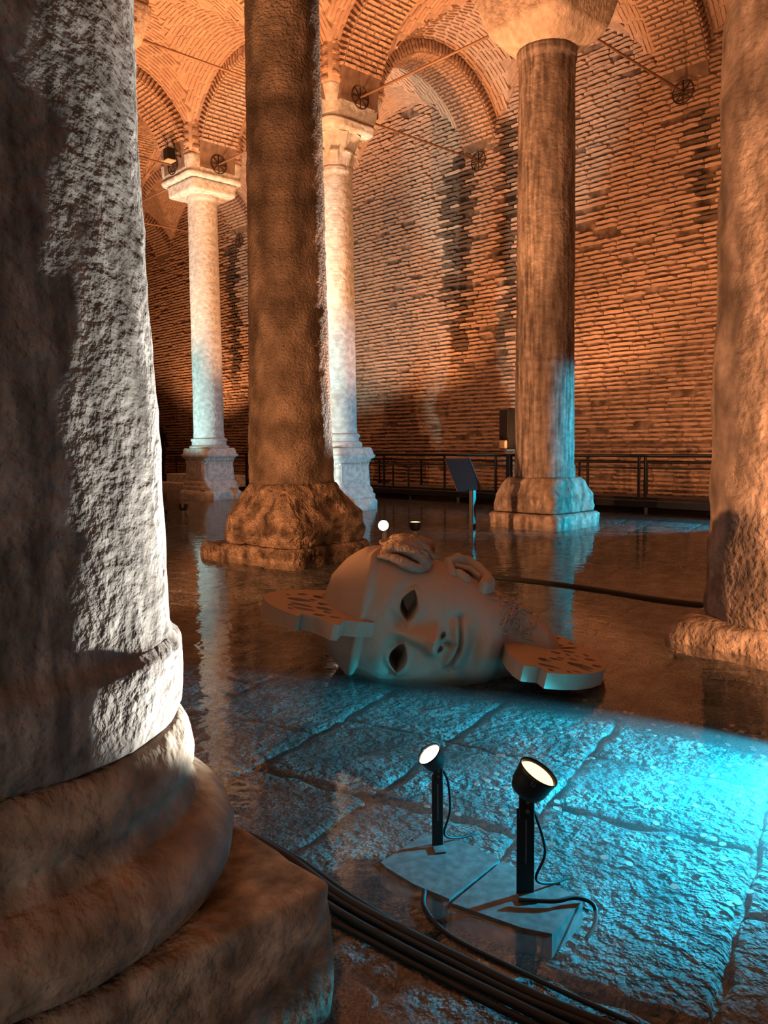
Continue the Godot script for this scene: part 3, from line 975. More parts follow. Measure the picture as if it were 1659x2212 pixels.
func lamps():
	var warm := Color(1.0, 0.85, 0.6)
	var cool := Color(0.95, 1.0, 0.95)
	# the two lamps in the foreground on their steel plates
	var y := FLOOR
	var b1 := Vector3(-3.774, y, 5.666)
	var b2 := Vector3(-3.803, y, 6.008)
	var p1 := PackedVector2Array()
	for q in [[-3.922, 5.64], [-3.912, 5.605], [-3.70, 5.578], [-3.672, 5.61], [-3.648, 5.70], [-3.653, 5.842], [-3.912, 5.875], [-3.928, 5.76]]: p1.append(Vector2(q[0] - b1.x, q[1] - b1.z))
	var p2 := PackedVector2Array()
	for q in [[-3.654, 5.852], [-3.653, 6.115], [-3.665, 6.131], [-3.845, 6.158], [-3.878, 6.09], [-3.922, 5.893]]: p2.append(Vector2(q[0] - b2.x, q[1] - b2.z))
	floodlight("white floodlight with a looped cable, on the farther of two steel plates in front", b1, Vector3(-3.752, 0.300, 5.652), Vector3(-0.60, 0.80, -0.22), Color(1.0, 0.98, 0.93), 10.0, 42.0, 0.036, cool, 12.0, prism(p1, 0.0, 0.066), 0.15)
	floodlight("round orange floodlight facing up, on the nearer of two steel plates in front", b2, Vector3(-3.734, 0.350, 6.033), Vector3(0.224, 0.8, 0.42), ORANGE, 12.0, 60.0, 0.052, warm, 2.6, prism(p2, 0.0, 0.066))
	# pairs between the columns
	floodlight("small white floodlight on a post right beside the rough middle column", Vector3(0.73, y, 0.70), Vector3(0.757, 0.305, 0.69), Vector3(-5.80, 1.3, 4.60), Color(1.0, 0.98, 0.93), 150.0, 7.5, 0.06, cool, 6.0, null, 0.15)
	floodlight("small orange floodlight on a post, right of a white one beside the middle column", Vector3(1.688, y, 0.248), Vector3(1.72, 0.24, 0.251), Vector3(-0.04, 1.0, 0.06), ORANGE, 84.0, 47.0, 0.075, warm, 3.0)
	floodlight("small white floodlight at the edge of the front column, the lower of a pair", Vector3(0.90, y, -4.60), Vector3(0.92, 0.17, -4.61), Vector3(3.9, 1.1, 0.1), WHITE, 24.0, 16.0, 0.055, cool, 6.0)
	floodlight("small white floodlight at the edge of the front column, the upper of a pair", Vector3(0.88, y, -4.86), Vector3(0.90, 0.30, -4.87), Vector3(3.9, 3.7, 0.35), WHITE, 46.0, 17.0, 0.055, cool, 6.0)
	floodlight("small orange floodlight on a post before the far left column", Vector3(0.924, y, -4.091), Vector3(0.957, 0.30, -4.099), Vector3(0.1, 1.0, -0.05), ORANGE, 110.0, 47.0, 0.07, warm, 3.0)
	# unseen lamps behind columns or out of frame, placed for what they light
	floodlight("unseen white floodlight behind the column before the wall, placed to light the middle column", Vector3(5.75, y, -0.55), Vector3(5.65, 0.35, -0.8), Vector3(-5.7, 2.6, 0.85), Color(1.0, 0.97, 0.93), 200.0, 26.0, 0.05, cool, 6.0)
	floodlight("unseen white floodlight behind the front column, placed to light the far left column", Vector3(0.2, y, -9.2), Vector3(0.25, 0.3, -9.2), Vector3(4.5, 3.5, -0.2), WHITE, 42.0, 29.0, 0.06, cool, 6.0)
	floodlight("unseen orange floodlight behind the front column, placed to light the vaults", Vector3(0.2, y, -8.6), Vector3(0.25, 0.3, -8.6), Vector3(0.2, 1.0, -0.25), ORANGE, 85.0, 44.0, 0.06, warm, 3.0)
	floodlight("unseen orange floodlight behind the column before the wall, placed to light wall and vaults", Vector3(6.05, y, -1.15), Vector3(6.1, 0.3, -1.2), Vector3(0.10, 1.0, -0.25), ORANGE, 28.0, 55.0, 0.06, warm, 3.0)
	floodlight("unseen orange floodlight behind the middle column, placed to light the vaults", Vector3(5.6, y, -5.6), Vector3(5.65, 0.3, -5.6), Vector3(0.15, 1.0, -0.2), ORANGE, 38.0, 52.0, 0.06, warm, 3.0)
	floodlight("unseen orange floodlight behind the rock base, placed to light the column before the wall", Vector3(1.0, y, -0.9), Vector3(1.05, 0.3, -0.9), Vector3(3.8, 1.5, 0.9), ORANGE, 11.0, 38.0, 0.05, warm, 3.0)
	floodlight("unseen orange floodlight far back on the left, placed to light the wall there", Vector3(5.7, y, -15.4), Vector3(5.75, 0.3, -15.4), Vector3(0.15, 1.0, -0.1), ORANGE, 45.0, 55.0, 0.06, warm, 3.0)
	floodlight("unseen orange floodlight out of frame, placed to light the weathered column on the right", Vector3(-2.6, y, 8.7), Vector3(-2.6, 0.55, 8.65), Vector3(2.35, 0.75, -3.2), ORANGE, 48.0, 27.0, 0.05, warm, 3.0)
	floodlight("unseen orange floodlight out of frame on the left, placed to light the rough middle column", Vector3(-4.9, y, 1.2), Vector3(-4.9, 0.5, 1.2), Vector3(4.8, 1.6, -1.0), ORANGE, 48.0, 40.0, 0.05, warm, 3.0)
	floodlight("unseen orange floodlight out of frame on the left, placed to light the vaults", Vector3(-5.2, y, 2.2), Vector3(-5.2, 0.4, 2.2), Vector3(0.1, 1.0, 0.15), ORANGE, 150.0, 52.0, 0.06, warm, 3.0)  # unseen, lights the vault overhead so near things get warm bounce
	floodlight("unseen orange floodlight out of frame on the left, placed to light the right column", Vector3(-5.3, y, 1.8), Vector3(-5.25, 0.55, 1.8), Vector3(4.9, 2.6, 3.6), ORANGE, 32.0, 25.0, 0.05, warm, 3.0)
	floodlight("unseen dim white floodlight behind the viewpoint, placed to light the front column", Vector3(-7.4, y, 8.6), Vector3(-7.4, 0.5, 8.6), Vector3(2.4, 1.3, -3.2), Color(1.0, 0.97, 0.93), 2.0, 30.0, 0.05, cool, 3.0)  # unseen, placed to lift the dark side of the front column
	# unseen lamps past the right edge, placed to light paving, wall and column
	floodlight("unseen blue floodlight low on the right, placed to light the wet paving", Vector3(-2.25, y, 6.5), Vector3(-2.32, 0.42, 6.47), Vector3(-0.62, -0.70, -0.34), CYAN, 29.0, 40.0, 0.05, CYAN, 3.0, null, 0.6)
	floodlight("second unseen blue floodlight low on the right, placed to light the paving by the sculpture", Vector3(-2.0, y, 6.85), Vector3(-2.06, 0.42, 6.85), Vector3(-0.42, -0.42, -0.9), CYAN, 66.0, 20.0, 0.05, CYAN, 3.0, null, 0.5)
	floodlight("unseen orange floodlight out of frame on the right, placed to light the brick wall", Vector3(3.5, y, 6.6), Vector3(3.5, 0.5, 6.6), Vector3(5.6, 3.0, -6.0), ORANGE, 48.0, 24.0, 0.05, warm, 3.0, null, 0.8)
	floodlight("unseen blue floodlight on the right, placed to light the column before the wall", Vector3(7.0, y, 3.4), Vector3(7.0, 0.6, 3.4), Vector3(-2.2, 0.0, -3.6), CYAN, 50.0, 28.0, 0.05, CYAN, 3.0)

func wall_box(called: String, lo: Vector3, hi: Vector3, mat: Material):
	struct(called, box(hi - lo), mat, "", (lo + hi) * 0.5)

func shell():
	# the back wall of brick courses
	rng.seed = 11
	var wz0 := -22.0
	var wz1 := 12.0
	var n := [90, 260]
	var f := func(i: int, j: int) -> Vector3:
		var p := Vector3(WALL, -0.3 + 10.5 * i / n[0], wz0 + (wz1 - wz0) * j / n[1])
		return p + Vector3(noise.get_noise_2d(p.z * 1.5, p.y * 1.5) * 0.03, 0, 0)
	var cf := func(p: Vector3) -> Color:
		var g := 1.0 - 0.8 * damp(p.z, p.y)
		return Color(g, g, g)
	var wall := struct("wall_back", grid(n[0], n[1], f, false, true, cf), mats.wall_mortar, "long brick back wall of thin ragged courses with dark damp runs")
	var lay := []
	var pitch := 0.094
	for r in int(9.4 / pitch):
		var y := 0.02 + r * pitch
		var z := -21.0 + rng.randf() * 0.3
		var wob := rng.randf() * 10.0
		while z < 4.5:
			var l := rng.randf_range(0.3, 0.55)
			var p := Vector3(WALL - 0.004 - rng.randf_range(0.0, 0.018) + noise.get_noise_2d(z * 1.5, y * 1.5) * 0.03, y + 0.012 * noise.get_noise_2d(z * 1.2, wob * 5.0) * 2.0 + rng.randf_range(-0.004, 0.004), z + l / 2)
			z += l
			if rng.randf() < 0.04: continue
			if not in_view(p, 1.12): continue
			var tone := tone_at(p)
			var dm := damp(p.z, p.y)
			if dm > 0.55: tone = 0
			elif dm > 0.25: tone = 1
			lay.append([brick_tf(p, Vector3(0, 0, 1), Vector3.UP, Vector3(-1, 0, 0), Vector3(l * rng.randf_range(0.985, 1.04), rng.randf_range(0.044, 0.062), rng.randf_range(0.07, 0.13))), tone])
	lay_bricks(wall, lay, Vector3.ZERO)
	wall_box("wall_outer", Vector3(WALL + 0.05, -0.5, -22.5), Vector3(WALL + 0.6, 10.6, 12.5), mats.mortar)
	wall_box("wall_left", Vector3(-10.7, -0.5, -22.5), Vector3(-10.1, 10.6, 12.5), mats.mortar)
	wall_box("wall_far", Vector3(-10.6, -0.5, -22.6), Vector3(WALL + 0.6, 10.6, -22.0), mats.mortar)
	wall_box("wall_near", Vector3(-10.6, -0.5, 12.0), Vector3(WALL + 0.6, 10.6, 12.6), mats.mortar)
	wall_box("roof", Vector3(-10.6, 10.0, -22.6), Vector3(WALL + 0.6, 10.6, 12.6), mats.mortar)
	# the floor: silt bed with rough paving slabs
	var bed := struct("floor", box(Vector3(20, 0.3, 35)), mats.silt, "", Vector3(-0.6, FLOOR - 0.175, -5))
	rng.seed = 21
	var slabs := []
	for v in 5:
		slabs.append(worn_box(Vector3(1, 0.12, 1), 12, 0.25, 0.06, 7.0, 40 + v))
	var ang := Basis(Vector3.UP, 0.28)
	var row := -26
	var zz := -15.0
	var list := []
	while zz < 15.0:
		var dz := rng.randf_range(0.4, 0.7)
		var xx := -16.0 + rng.randf()
		while xx < 16.0:
			var dx := rng.randf_range(0.4, 0.95)
			var c := ang * Vector3(xx + dx / 2, 0, zz + dz / 2) + Vector3(-1, 0, 0)
			var sz := Vector3(dx - 0.012, 1, dz - 0.012)
			xx += dx
			if c.x > 8.8 or c.x < -9.5 or c.z > 11.5 or c.z < -13.5: continue
			if not in_view(Vector3(c.x, FLOOR, c.z), 1.35): continue
			list.append([Transform3D(ang * Basis(Vector3.UP, rng.randf_range(-0.02, 0.02)) * Basis.from_scale(sz), Vector3(c.x, FLOOR - 0.058 + rng.randf_range(-0.008, 0.004), c.z)), rng.randi() % 4, c.distance_squared_to(cam.position)])
		zz += dz
	list.sort_custom(func(a, b): return a[2] < b[2])
	for i in mini(300, list.size()):
		var t: Transform3D = list[i][0]
		t.origin -= bed.position
		part("paving_slab", slabs[i % 5], mats["slab%d" % list[i][1]], bed, t.origin, t.basis)
	if list.size() > 300:
		var mm := MultiMesh.new()
		mm.transform_format = MultiMesh.TRANSFORM_3D
		mm.mesh = slabs[0]
		mm.instance_count = list.size() - 300
		for k in list.size() - 300:
			var t: Transform3D = list[300 + k][0]
			t.origin -= bed.position
			mm.set_instance_transform(k, t)
		var o := MultiMeshInstance3D.new()
		o.name = "far_paving_slabs"
		o.multimesh = mm
		o.material_override = mats.slab1
		o.set_meta("kind", "stuff")
		bed.add_child(o)
	var pm := PlaneMesh.new()
	pm.size = Vector2(19.0, 33.9)
	var wtr := part("water", pm, mats.water, self, Vector3(-0.5, 0, -5))
	tag(wtr, "shallow still water that covers the paving and mirrors the columns", "water", "", "stuff")

func vaults():
	rng.seed = 51
	var xs := [[-7.2, 1.95, -2], [-2.4, 1.95, -1], [2.4, 1.95, 0], [7.285, 2.035, 1]]
	for c in xs:
		for k in range(2, -5, -1):
			vault(c[0], k * S - 2.4, c[1], 1.95, c[0] > -3.0 and k <= 1 and k > -4)
	var names := {}
	for k in range(2, -5, -1):
		for j in range(-2, 2):
			var a := Vector3(j * S, HC, k * S)
			var b := Vector3((j + 1) * S, HC, k * S)
			if j == 1: arch(Vector3(S, HC, k * S), Vector3(7.285 * 2 - S, HC, k * S), 1.785, 2.035, true, "")
			else: arch(a, b, RI, RW, j >= 0 and k <= 0, "")
			if k > -4: arch(Vector3((j + 1) * S if j < 1 else S, HC, k * S), Vector3((j + 1) * S if j < 1 else S, HC, (k - 1) * S), RI, RW, j >= -1 and k <= 1, "") if j < 1 else null
	for q in [[0, 0], [1, 0], [1, 1], [1, 2], [0, 1], [1, 3], [0, 2], [0, 3], [-1, 1], [-1, 2], [1, -1]]:
		pier(q[0] * S, -q[1] * S, 7.65)

func columns():
	var shaft := func(y0: float, y1: float, r0: float, r1: float) -> Array:
		return [[y0, 0.001, 2], [y0, r0 * 1.02, 2], [y0 + 0.1, r0 * 1.02, 2], [y0 + 0.12, r0, 2], [lerpf(y0, y1, 0.35), lerpf(r0, r1, 0.25), 2], [y1 - 0.12, r1, 2], [y1 - 0.1, r1 * 1.05, 2], [y1, r1 * 1.05, 2], [y1, 0.001, 2]]
	# front column
	var F := column("huge grey column close in front on the left, on a moulded base, one side lit white", Vector3(-4.957, 0, 5.39), [[0.625, 0.001, 2], [0.625, 0.45, 2], [0.634, 0.460, 2], [0.66, 0.469, 2], [0.70, 0.471, 2], [0.785, 0.474, 2], [0.80, 0.468, 2], [0.812, 0.453, 2], [0.84, 0.447, 2], [1.09, 0.44, 2], [1.4, 0.433, 2], [1.8, 0.416, 2], [2.2, 0.413, 2], [6.8, 0.40, 2], [6.9, 0.43, 2], [6.95, 0.001, 2]], mats.front, 0.010, 3, null, 7.0)
	part("base_moulding", loft([[0.26, 0.001, 2], [0.27, 0.535, 2], [0.29, 0.56, 2], [0.32, 0.574, 2], [0.36, 0.577, 2], [0.395, 0.566, 2], [0.425, 0.54, 2], [0.44, 0.512, 2], [0.446, 0.498, 2], [0.46, 0.492, 2], [0.472, 0.482, 2], [0.49, 0.478, 2], [0.505, 0.482, 2], [0.515, 0.491, 2], [0.54, 0.4935, 2], [0.575, 0.488, 2], [0.6, 0.476, 2], [0.62, 0.46, 2], [0.63, 0.42, 2], [0.63, 0.001, 2]], 128, 0.014, 0.008, 6.0, 12), mats.front_base, F)
	part("plinth", worn_box(Vector3(1.14, 0.46, 1.14), 22, 0.05, 0.02, 5.0, 14), mats.front_base, F, Vector3(0, 0.047, 0))
	capital_block(F, 6.9, 0.43, mats.capital, 61)
	# middle column on a rough block
	var B := column("thick dark pitted column in the middle, standing on a broad rough rock base", Vector3(0, 0, 0), [[0.8, 0.001, 2], [0.8, 0.475, 2], [1.6, 0.455, 2], [3.0, 0.425, 2], [6.75, 0.385, 2], [6.9, 0.42, 2], [6.95, 0.001, 2]], mats.dark_stone, 0.014, 5, null, 7.0)
	part("rock_base", loft([[0.13, 0.001, 8], [0.14, 0.585, 8], [0.3, 0.60, 7], [0.45, 0.585, 6], [0.60, 0.53, 3.6], [0.72, 0.505, 2.6], [0.80, 0.47, 2.2], [0.81, 0.001, 2]], 110, 0.03, 0.085, 2.6, 17), mats.rock, B, Vector3(0.02, 0, 0.02), Basis(Vector3.UP, 0.1))
	part("base_slab", loft([[-0.16, 0.001, 9], [-0.16, 0.65, 9], [0.1, 0.655, 9], [0.145, 0.63, 8], [0.15, 0.001, 8]], 110, 0.03, 0.05, 3.0, 18), mats.rock, B, Vector3(0.02, 0, 0.02), Basis(Vector3.UP, 0.1))
	part("loose_stone", worn_box(Vector3(0.34, 0.22, 0.4), 8, 0.2, 0.04, 5.0, 19), mats.rock, B, Vector3(-0.55, 0.02, -0.62))
	capital_block(B, 6.9, 0.42, mats.capital, 62)
	# column before the wall
	var D := column("smooth brownish column before the wall on two worn slabs, its right edge lit blue", Vector3(S, 0, 0), [[0.69, 0.001, 2], [0.69, 0.462, 2], [0.86, 0.46, 2], [0.88, 0.445, 2], [2.36, 0.437, 2], [2.38, 0.447, 2], [2.42, 0.447, 2], [2.44, 0.435, 2], [4.5, 0.425, 2], [6.74, 0.408, 2], [6.76, 0.43, 2], [6.9, 0.435, 2], [6.91, 0.001, 2]], mats.pale, 0.012, 7)
	part("base_block", loft([[0.17, 0.001, 10], [0.18, 0.56, 10], [0.26, 0.575, 9], [0.44, 0.57, 8], [0.54, 0.52, 6], [0.62, 0.50, 5], [0.69, 0.45, 4], [0.7, 0.001, 3]], 96, 0.03, 0.05, 3.0, 23), mats.worn, D)
	part("base_slab", loft([[-0.16, 0.001, 10], [-0.16, 0.62, 10], [0.13, 0.63, 10], [0.165, 0.60, 9], [0.17, 0.001, 9]], 96, 0.03, 0.035, 3.0, 24), mats.worn, D)
	part("capital", loft([[6.89, 0.001, 2], [6.89, 0.445, 2], [6.94, 0.50, 2.3], [7.15, 0.675, 5.0], [7.4, 0.73, 9], [7.63, 0.785, 12], [7.66, 0.78, 12], [7.67, 0.001, 12]], 96, 0.04, 0.02, 3.0, 63), mats.capital, D)
	# bright column behind
	var C := column("white-lit slender column behind the middle one, with a leafy capital", Vector3(S, 0, -S), shaft.call(1.42, 6.40, 0.335, 0.31), mats.marble, 0.010, 9)
	carved_pedestal(C, 0.44, mats.marble, 25)
	part("base_moulding", loft([[1.15, 0.001, 2], [1.15, 0.43, 2], [1.2, 0.44, 2], [1.25, 0.42, 2], [1.28, 0.375, 2], [1.33, 0.375, 2], [1.36, 0.395, 2], [1.4, 0.385, 2], [1.42, 0.35, 2], [1.43, 0.001, 2]], 64, 0.02, 0.008, 5.0, 26), mats.marble, C)
	part("leaf_capital", leaf_bell(6.36, 7.0, 0.32, 0.46, 8, 27), mats.marble, C)
	part("abacus", loft([[6.96, 0.001, 5], [6.96, 0.5, 5], [7.0, 0.56, 6], [7.12, 0.60, 7], [7.14, 0.001, 7]], 72, 0.03, 0.02, 3.0, 28), mats.marble, C)
	part("impost", loft([[7.13, 0.001, 10], [7.13, 0.55, 10], [7.4, 0.61, 10], [7.66, 0.67, 12], [7.68, 0.001, 12]], 72, 0.05, 0.03, 3.0, 29), mats.marble, C)
	# far left column
	var A := column("pale slim column far left on a carved pedestal, under a square slab capital", Vector3(S, 0, -2 * S), shaft.call(1.38, 6.95, 0.355, 0.335), mats.marble, 0.008, 10)
	carved_pedestal(A, 0.44, mats.marble, 35)
	part("base_moulding", loft([[1.15, 0.001, 2], [1.15, 0.46, 2], [1.19, 0.465, 2], [1.22, 0.40, 2], [1.3, 0.40, 2], [1.33, 0.43, 2], [1.37, 0.42, 2], [1.39, 0.36, 2], [1.4, 0.001, 2]], 64, 0.02, 0.008, 5.0, 36), mats.marble, A)
	part("abacus", loft([[6.93, 0.001, 14], [6.93, 0.56, 14], [6.95, 0.58, 14], [7.17, 0.60, 14], [7.19, 0.001, 14]], 96, 0.05, 0.012, 3.0, 37), mats.marble, A)
	part("impost", loft([[7.17, 0.001, 12], [7.19, 0.68, 12], [7.26, 0.72, 12], [7.32, 0.68, 12], [7.66, 0.70, 12], [7.68, 0.001, 12]], 96, 0.05, 0.03, 3.0, 38), mats.marble, A)
	# right edge
	var E := column("weathered pinkish column at the right edge on one low worn slab", Vector3(-0.31, 0, 5.43), [[0.12, 0.001, 2], [0.12, 0.47, 2], [0.2, 0.475, 2], [1.6, 0.462, 2], [2.6, 0.455, 2], [6.85, 0.41, 2], [6.95, 0.001, 2]], mats.worn, 0.028, 11, null, 2.2)
	part("base_slab", loft([[-0.16, 0.001, 9], [-0.16, 0.55, 9], [0.02, 0.57, 9], [0.12, 0.53, 8], [0.15, 0.47, 6], [0.15, 0.001, 4]], 96, 0.03, 0.05, 3.0, 41), mats.worn, E)
	capital_block(E, 6.9, 0.43, mats.capital, 64)
	# columns that only show their capitals, or stand behind others
	var G := column("column behind the front one, only an edge of its capital in view at the top", Vector3(0, 0, -S), shaft.call(0.3, 6.95, 0.36, 0.33), mats.pale, 0.015, 12)
	part("base_slab", loft([[-0.16, 0.001, 10], [-0.16, 0.55, 10], [0.25, 0.56, 10], [0.3, 0.5, 8], [0.32, 0.001, 8]], 72, 0.05, 0.03, 3.0, 43), mats.worn, G)
	capital_block(G, 6.9, 0.40, mats.capital, 65)
	var H := column("far column in the row along the wall, hidden by the front one", Vector3(S, 0, -3 * S), shaft.call(0.3, 6.95, 0.36, 0.33), mats.pale, 0.015, 13)
	part("base_slab", loft([[-0.16, 0.001, 10], [-0.16, 0.55, 10], [0.25, 0.56, 10], [0.3, 0.5, 8], [0.32, 0.001, 8]], 72, 0.05, 0.03, 3.0, 44), mats.worn, H)
	capital_block(H, 6.9, 0.40, mats.capital, 66)

func capital_block(t: Node3D, y0: float, r: float, mat: Material, sd: int):
	part("capital", loft([[y0, 0.001, 2], [y0, r, 2], [y0 + 0.12, r * 1.18, 2.6], [y0 + 0.3, 0.64, 6], [7.5, 0.72, 10], [7.66, 0.735, 12], [7.67, 0.001, 12]], 96, 0.04, 0.02, 3.0, sd), mat, t)

func tie_rod(label: String, a: Vector3, b: Vector3, ends: Array):
	var t := thing("tie_rod", label, "tie rod", (a + b) * 0.5, "iron tie rods between the arches")
	part("rod", tube([a - t.position, b - t.position], 0.022, 8), mats.rod, t)
	var dir := (b - a).normalized()
	for e in ends:
		var c: Vector3 = (a if e == 0 else b) - t.position
		var u := dir.cross(Vector3.UP).normalized()
		var pts := []
		for k in 25: pts.append(c + (u * cos(TAU * k / 24) + Vector3.UP * sin(TAU * k / 24)) * 0.2)
		part("anchor_ring", tube(pts, 0.013, 6), mats.iron, t)
		for k in 4:
			var d := (u * cos(PI * k / 4) + Vector3.UP * sin(PI * k / 4)) * 0.19
			part("spoke", tube([c - d, c + d], 0.012, 6), mats.iron, t)

func walkway():
	var X := 7.5
	# the deck along the wall
	var dk := thing("walkway", "low dark visitor walkway running along the foot of the back wall", "walkway", Vector3(8.25, 0, -6))
	part("deck", box(Vector3(1.5, 0.05, 26), 0.01), mats.deck, dk, Vector3(0, 0.16, 0))
	part("edge_beam", box(Vector3(0.06, 0.12, 26), 0.008), mats.rail, dk, Vector3(-0.76, 0.12, 0))
	for k in 18:
		part("leg", box(Vector3(0.05, 0.22, 0.05), 0.005), mats.steel, dk, Vector3(-0.7, -0.02, 12.0 - k * 1.45))
	var rl := thing("railing", "black metal railing along the water side of the walkway", "railing", Vector3(X, 0.187, -6))
	part("top_rail", tube([Vector3(0, 0.78, -13), Vector3(0, 0.78, 13)], 0.028, 8), mats.rail, rl)
	part("middle_rail", tube([Vector3(0, 0.56, -13), Vector3(0, 0.56, 13)], 0.016, 8), mats.rail, rl)
	part("lower_rail", box(Vector3(0.03, 0.05, 26), 0.005), mats.rail, rl, Vector3(0, 0.03, 0))
	for z in [-14.6, -13.4, -12.1, -10.9, -9.7, -8.5, -7.5, -6.4, -4.5, -3.1, -0.95, 0.08, 0.2, 2.0, 3.5, 5.0]:
		part("post", box(Vector3(0.04, 0.78, 0.04), 0.005), mats.rail, rl, Vector3(0, 0.39, z + 6))
	for z in [-6.1, -5.6, -3.7, -2.2]:
		part("short_post", box(Vector3(0.03, 0.5, 0.03), 0.004), mats.rail, rl, Vector3(0, 0.28, z + 6))
	# second railing by the wall
	var r2 := thing("railing", "thinner railing behind the first, close to the brick wall", "railing", Vector3(8.85, 0.187, -6))
	part("top_rail", tube([Vector3(0, 0.62, -13), Vector3(0, 0.62, 9)], 0.02, 8), mats.rail, r2)
	for k in 15:
		part("post", box(Vector3(0.035, 0.62, 0.035), 0.004), mats.rail, r2, Vector3(0, 0.31, -12.5 + k * 1.5))
	# stone steps at the far left
	var stp := thing("stone_steps", "two grey stone steps beside the far left column, at the walkway", "steps", Vector3(6.5, 0, -13.2))
	part("step", worn_box(Vector3(0.7, 0.34, 3.2), 8, 0.08, 0.02, 4.0, 71), mats.marble, stp, Vector3(0.3, 0.22, 0))
	part("step", worn_box(Vector3(0.7, 0.26, 3.4), 8, 0.08, 0.02, 4.0, 72), mats.marble, stp, Vector3(-0.1, 0.02, 0))
	# loudspeaker on its stand
	var sp := thing("loudspeaker", "tall flat black loudspeaker panel on a stand left of the column before the wall", "loudspeaker", Vector3(7.3, 0.18, -2.62))
	part("stand", box(Vector3(0.1, 0.8, 0.1), 0.01), mats.rail, sp, Vector3(0.0, 0.4, 0.02))
	part("cabinet", box(Vector3(0.2, 0.8, 0.44), 0.02), mats.rail, sp, Vector3(0, 1.3, 0), Basis(Vector3.UP, -0.5))
	part("grille", box(Vector3(0.02, 0.55, 0.40), 0.005), mats.board, sp, Vector3(-0.105, 1.4, 0).rotated(Vector3.UP, -0.5), Basis(Vector3.UP, -0.5))
	part("box", box(Vector3(0.1, 0.16, 0.3), 0.02), mats.beige, sp, Vector3(-0.09, 1.0, 0).rotated(Vector3.UP, -0.5), Basis(Vector3.UP, -0.5))
	# information board standing in the water
	var ib := thing("information_board", "tilted black information board on a post standing in the water", "sign board", Vector3(3.49, FLOOR, -0.315))
	part("foot", box(Vector3(0.22, 0.02, 0.22), 0.004), mats.rail, ib, Vector3(0, 0.01, 0))
	part("post", box(Vector3(0.075, 0.6, 0.075), 0.006), mats.rail, ib, Vector3(0, 0.3, 0))
	var tilt := Basis(Vector3.RIGHT, -0.476)
	part("panel", box(Vector3(0.52, 0.52, 0.025), 0.006), mats.board, ib, Vector3(-0.036, 0.82, -0.15), tilt)
	part("frame", box(Vector3(0.02, 0.53, 0.035), 0.004), mats.steel, ib, Vector3(-0.036, 0.82, -0.15) + tilt * Vector3(0.26, 0, 0.003), tilt)

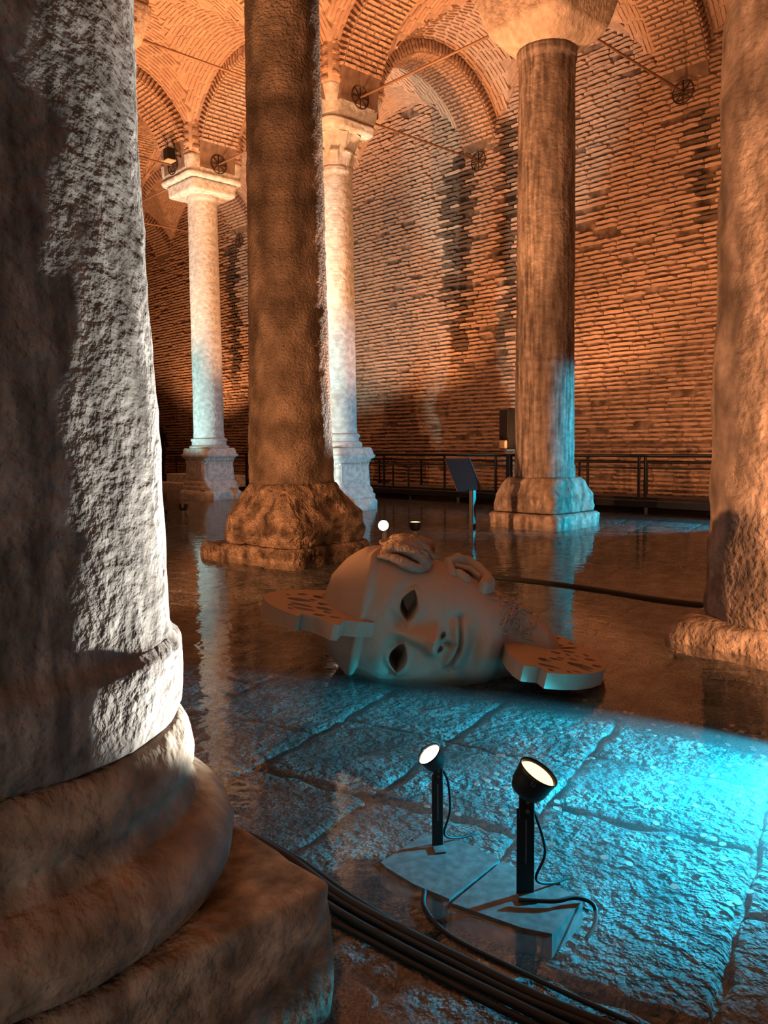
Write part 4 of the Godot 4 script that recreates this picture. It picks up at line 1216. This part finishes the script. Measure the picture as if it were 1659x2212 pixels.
func small_things():
	# tie rods
	var R := 7.51
	tie_rod("iron tie rod from the leafy capital to the column before the wall", Vector3(S, R, -S + 0.72), Vector3(S, R, -0.82), [0])
	tie_rod("iron tie rod from the column before the wall to the back wall", Vector3(S + 0.82, R, 0), Vector3(WALL - 0.08, R, 0), [1])
	tie_rod("iron tie rod from the leafy capital to the back wall", Vector3(S + 0.62, R, -S), Vector3(WALL - 0.08, R, -S), [1])
	tie_rod("iron tie rod from the hidden left column to the leafy capital", Vector3(0.7, R, -S), Vector3(S - 0.65, R, -S), [1])
	tie_rod("iron tie rod from the far left column towards the leafy capital", Vector3(S, R, -2 * S + 0.74), Vector3(S, R, -S - 0.65), [0])
	tie_rod("iron tie rod from the hidden far column to the back wall", Vector3(S + 0.7, R, -3 * S), Vector3(WALL - 0.08, R, -3 * S), [1])
	tie_rod("iron tie rod on the left face of the far left column, behind the front column", Vector3(0.7, R, -2 * S), Vector3(S - 0.74, R, -2 * S), [1])
	tie_rod("iron tie rod from the far left column to the next column behind the front one", Vector3(S, R, -3 * S + 0.7), Vector3(S, R, -2 * S - 0.74), [1])
	# small lamp on the far left impost
	var sc := thing("wall_lamp", "small black box lamp fixed to the impost of the far left column", "lamp", Vector3(S - 0.98, 7.62, -2 * S + 0.3))
	part("body", box(Vector3(0.2, 0.26, 0.2), 0.02), mats.rail, sc)
	part("shade", box(Vector3(0.21, 0.03, 0.24), 0.008), mats.beige, sc, Vector3(0, -0.14, 0))
	part("arm", tube([Vector3(0.08, 0.02, 0.02), Vector3(0.35, -0.02, 0.05)], 0.02, 6), mats.iron, sc)
	# cables on the floor in front
	rng.seed = 77
	var y := 0.004
	for k in 7:
		var o := (k - 3) * 0.017
		var pts := []
		for q in [[-4.34, 4.78], [-4.16, 5.1], [-4.13, 5.36], [-4.15, 5.65], [-4.14, 5.87], [-4.12, 6.08], [-4.10, 6.26], [-4.07, 6.42], [-4.0, 6.75]]:
			pts.append(Vector3(q[0] + o + rng.randf_range(-0.008, 0.008), y + (k % 2) * 0.012, q[1] + o * 0.6))
		tag(part("floor_cable", tube(smooth_path(pts, 8), 0.0085 + 0.002 * (k % 3), 8), mats.rubber, self), "black floor cable, %s, in the bunch at the front column's foot" % ["nearest the column", "second from the column", "third from the column", "the middle one", "third from the lamps", "second from the lamps", "nearest the lamps"][k], "cable", "cables beside the front column")
	tag(part("lamp_lead", tube(smooth_path([Vector3(-3.93, y, 5.80), Vector3(-3.99, y, 5.86), Vector3(-4.03, y, 5.98), Vector3(-4.02, y, 6.15), Vector3(-3.99, y, 6.4), Vector3(-3.92, y, 6.8)], 8), 0.006, 8), mats.rubber, self), "thin black lead curving from the farther steel plate to the cable bunch", "cable")
	tag(part("lamp_lead", tube(smooth_path([Vector3(-3.80, 0.0185, 6.02), Vector3(-3.74, 0.0185, 6.09), Vector3(-3.685, 0.0185, 6.12), Vector3(-3.66, 0.006, 6.16), Vector3(-3.69, -0.02, 6.185), Vector3(-3.74, -0.04, 6.19)], 8), 0.006, 8), mats.rubber, self), "thin black lead looping over the corner of the nearer steel plate", "cable")
	tag(part("long_cable", tube(smooth_path([Vector3(0.02, 0.0, 2.36), Vector3(0.25, 0.0, 2.6), Vector3(0.35, 0.0, 3.5), Vector3(0.3, 0.0, 4.3), Vector3(0.4, 0.0, 4.9)], 8), 0.025, 8), mats.rubber, self), "black cable lying in the water from the sculpture to the right column", "cable")
	# coins on the lit paving
	var proto: MeshInstance3D
	var cm := CylinderMesh.new()
	cm.top_radius = 0.0115
	cm.bottom_radius = 0.0115
	cm.height = 0.0035
	cm.radial_segments = 14
	cm.rings = 1
	for k in 150:
		var a := rng.randf()
		var b := rng.randf()
		var p := Vector3(-3.55 + 1.5 * a + 0.3 * b, FLOOR + rng.randf_range(0.006, 0.012), 5.3 + 1.35 * b - 0.2 * a)
		var o: MeshInstance3D
		if proto == null:
			proto = part("coin", cm, mats.coin, self)
			tag(proto, "round coin lying on the blue-lit paving under the water", "coin", "coins on the lit paving")
			o = proto
		else:
			o = proto.duplicate()
			o.name = numbered("coin")
			add_child(o, true)
		o.position = p
		o.rotation = Vector3(rng.randf_range(-0.25, 0.25), rng.randf() * 3.0, rng.randf_range(-0.25, 0.25))
	visitor(Vector3(7.9, 0.205, -17.85), 2.2)
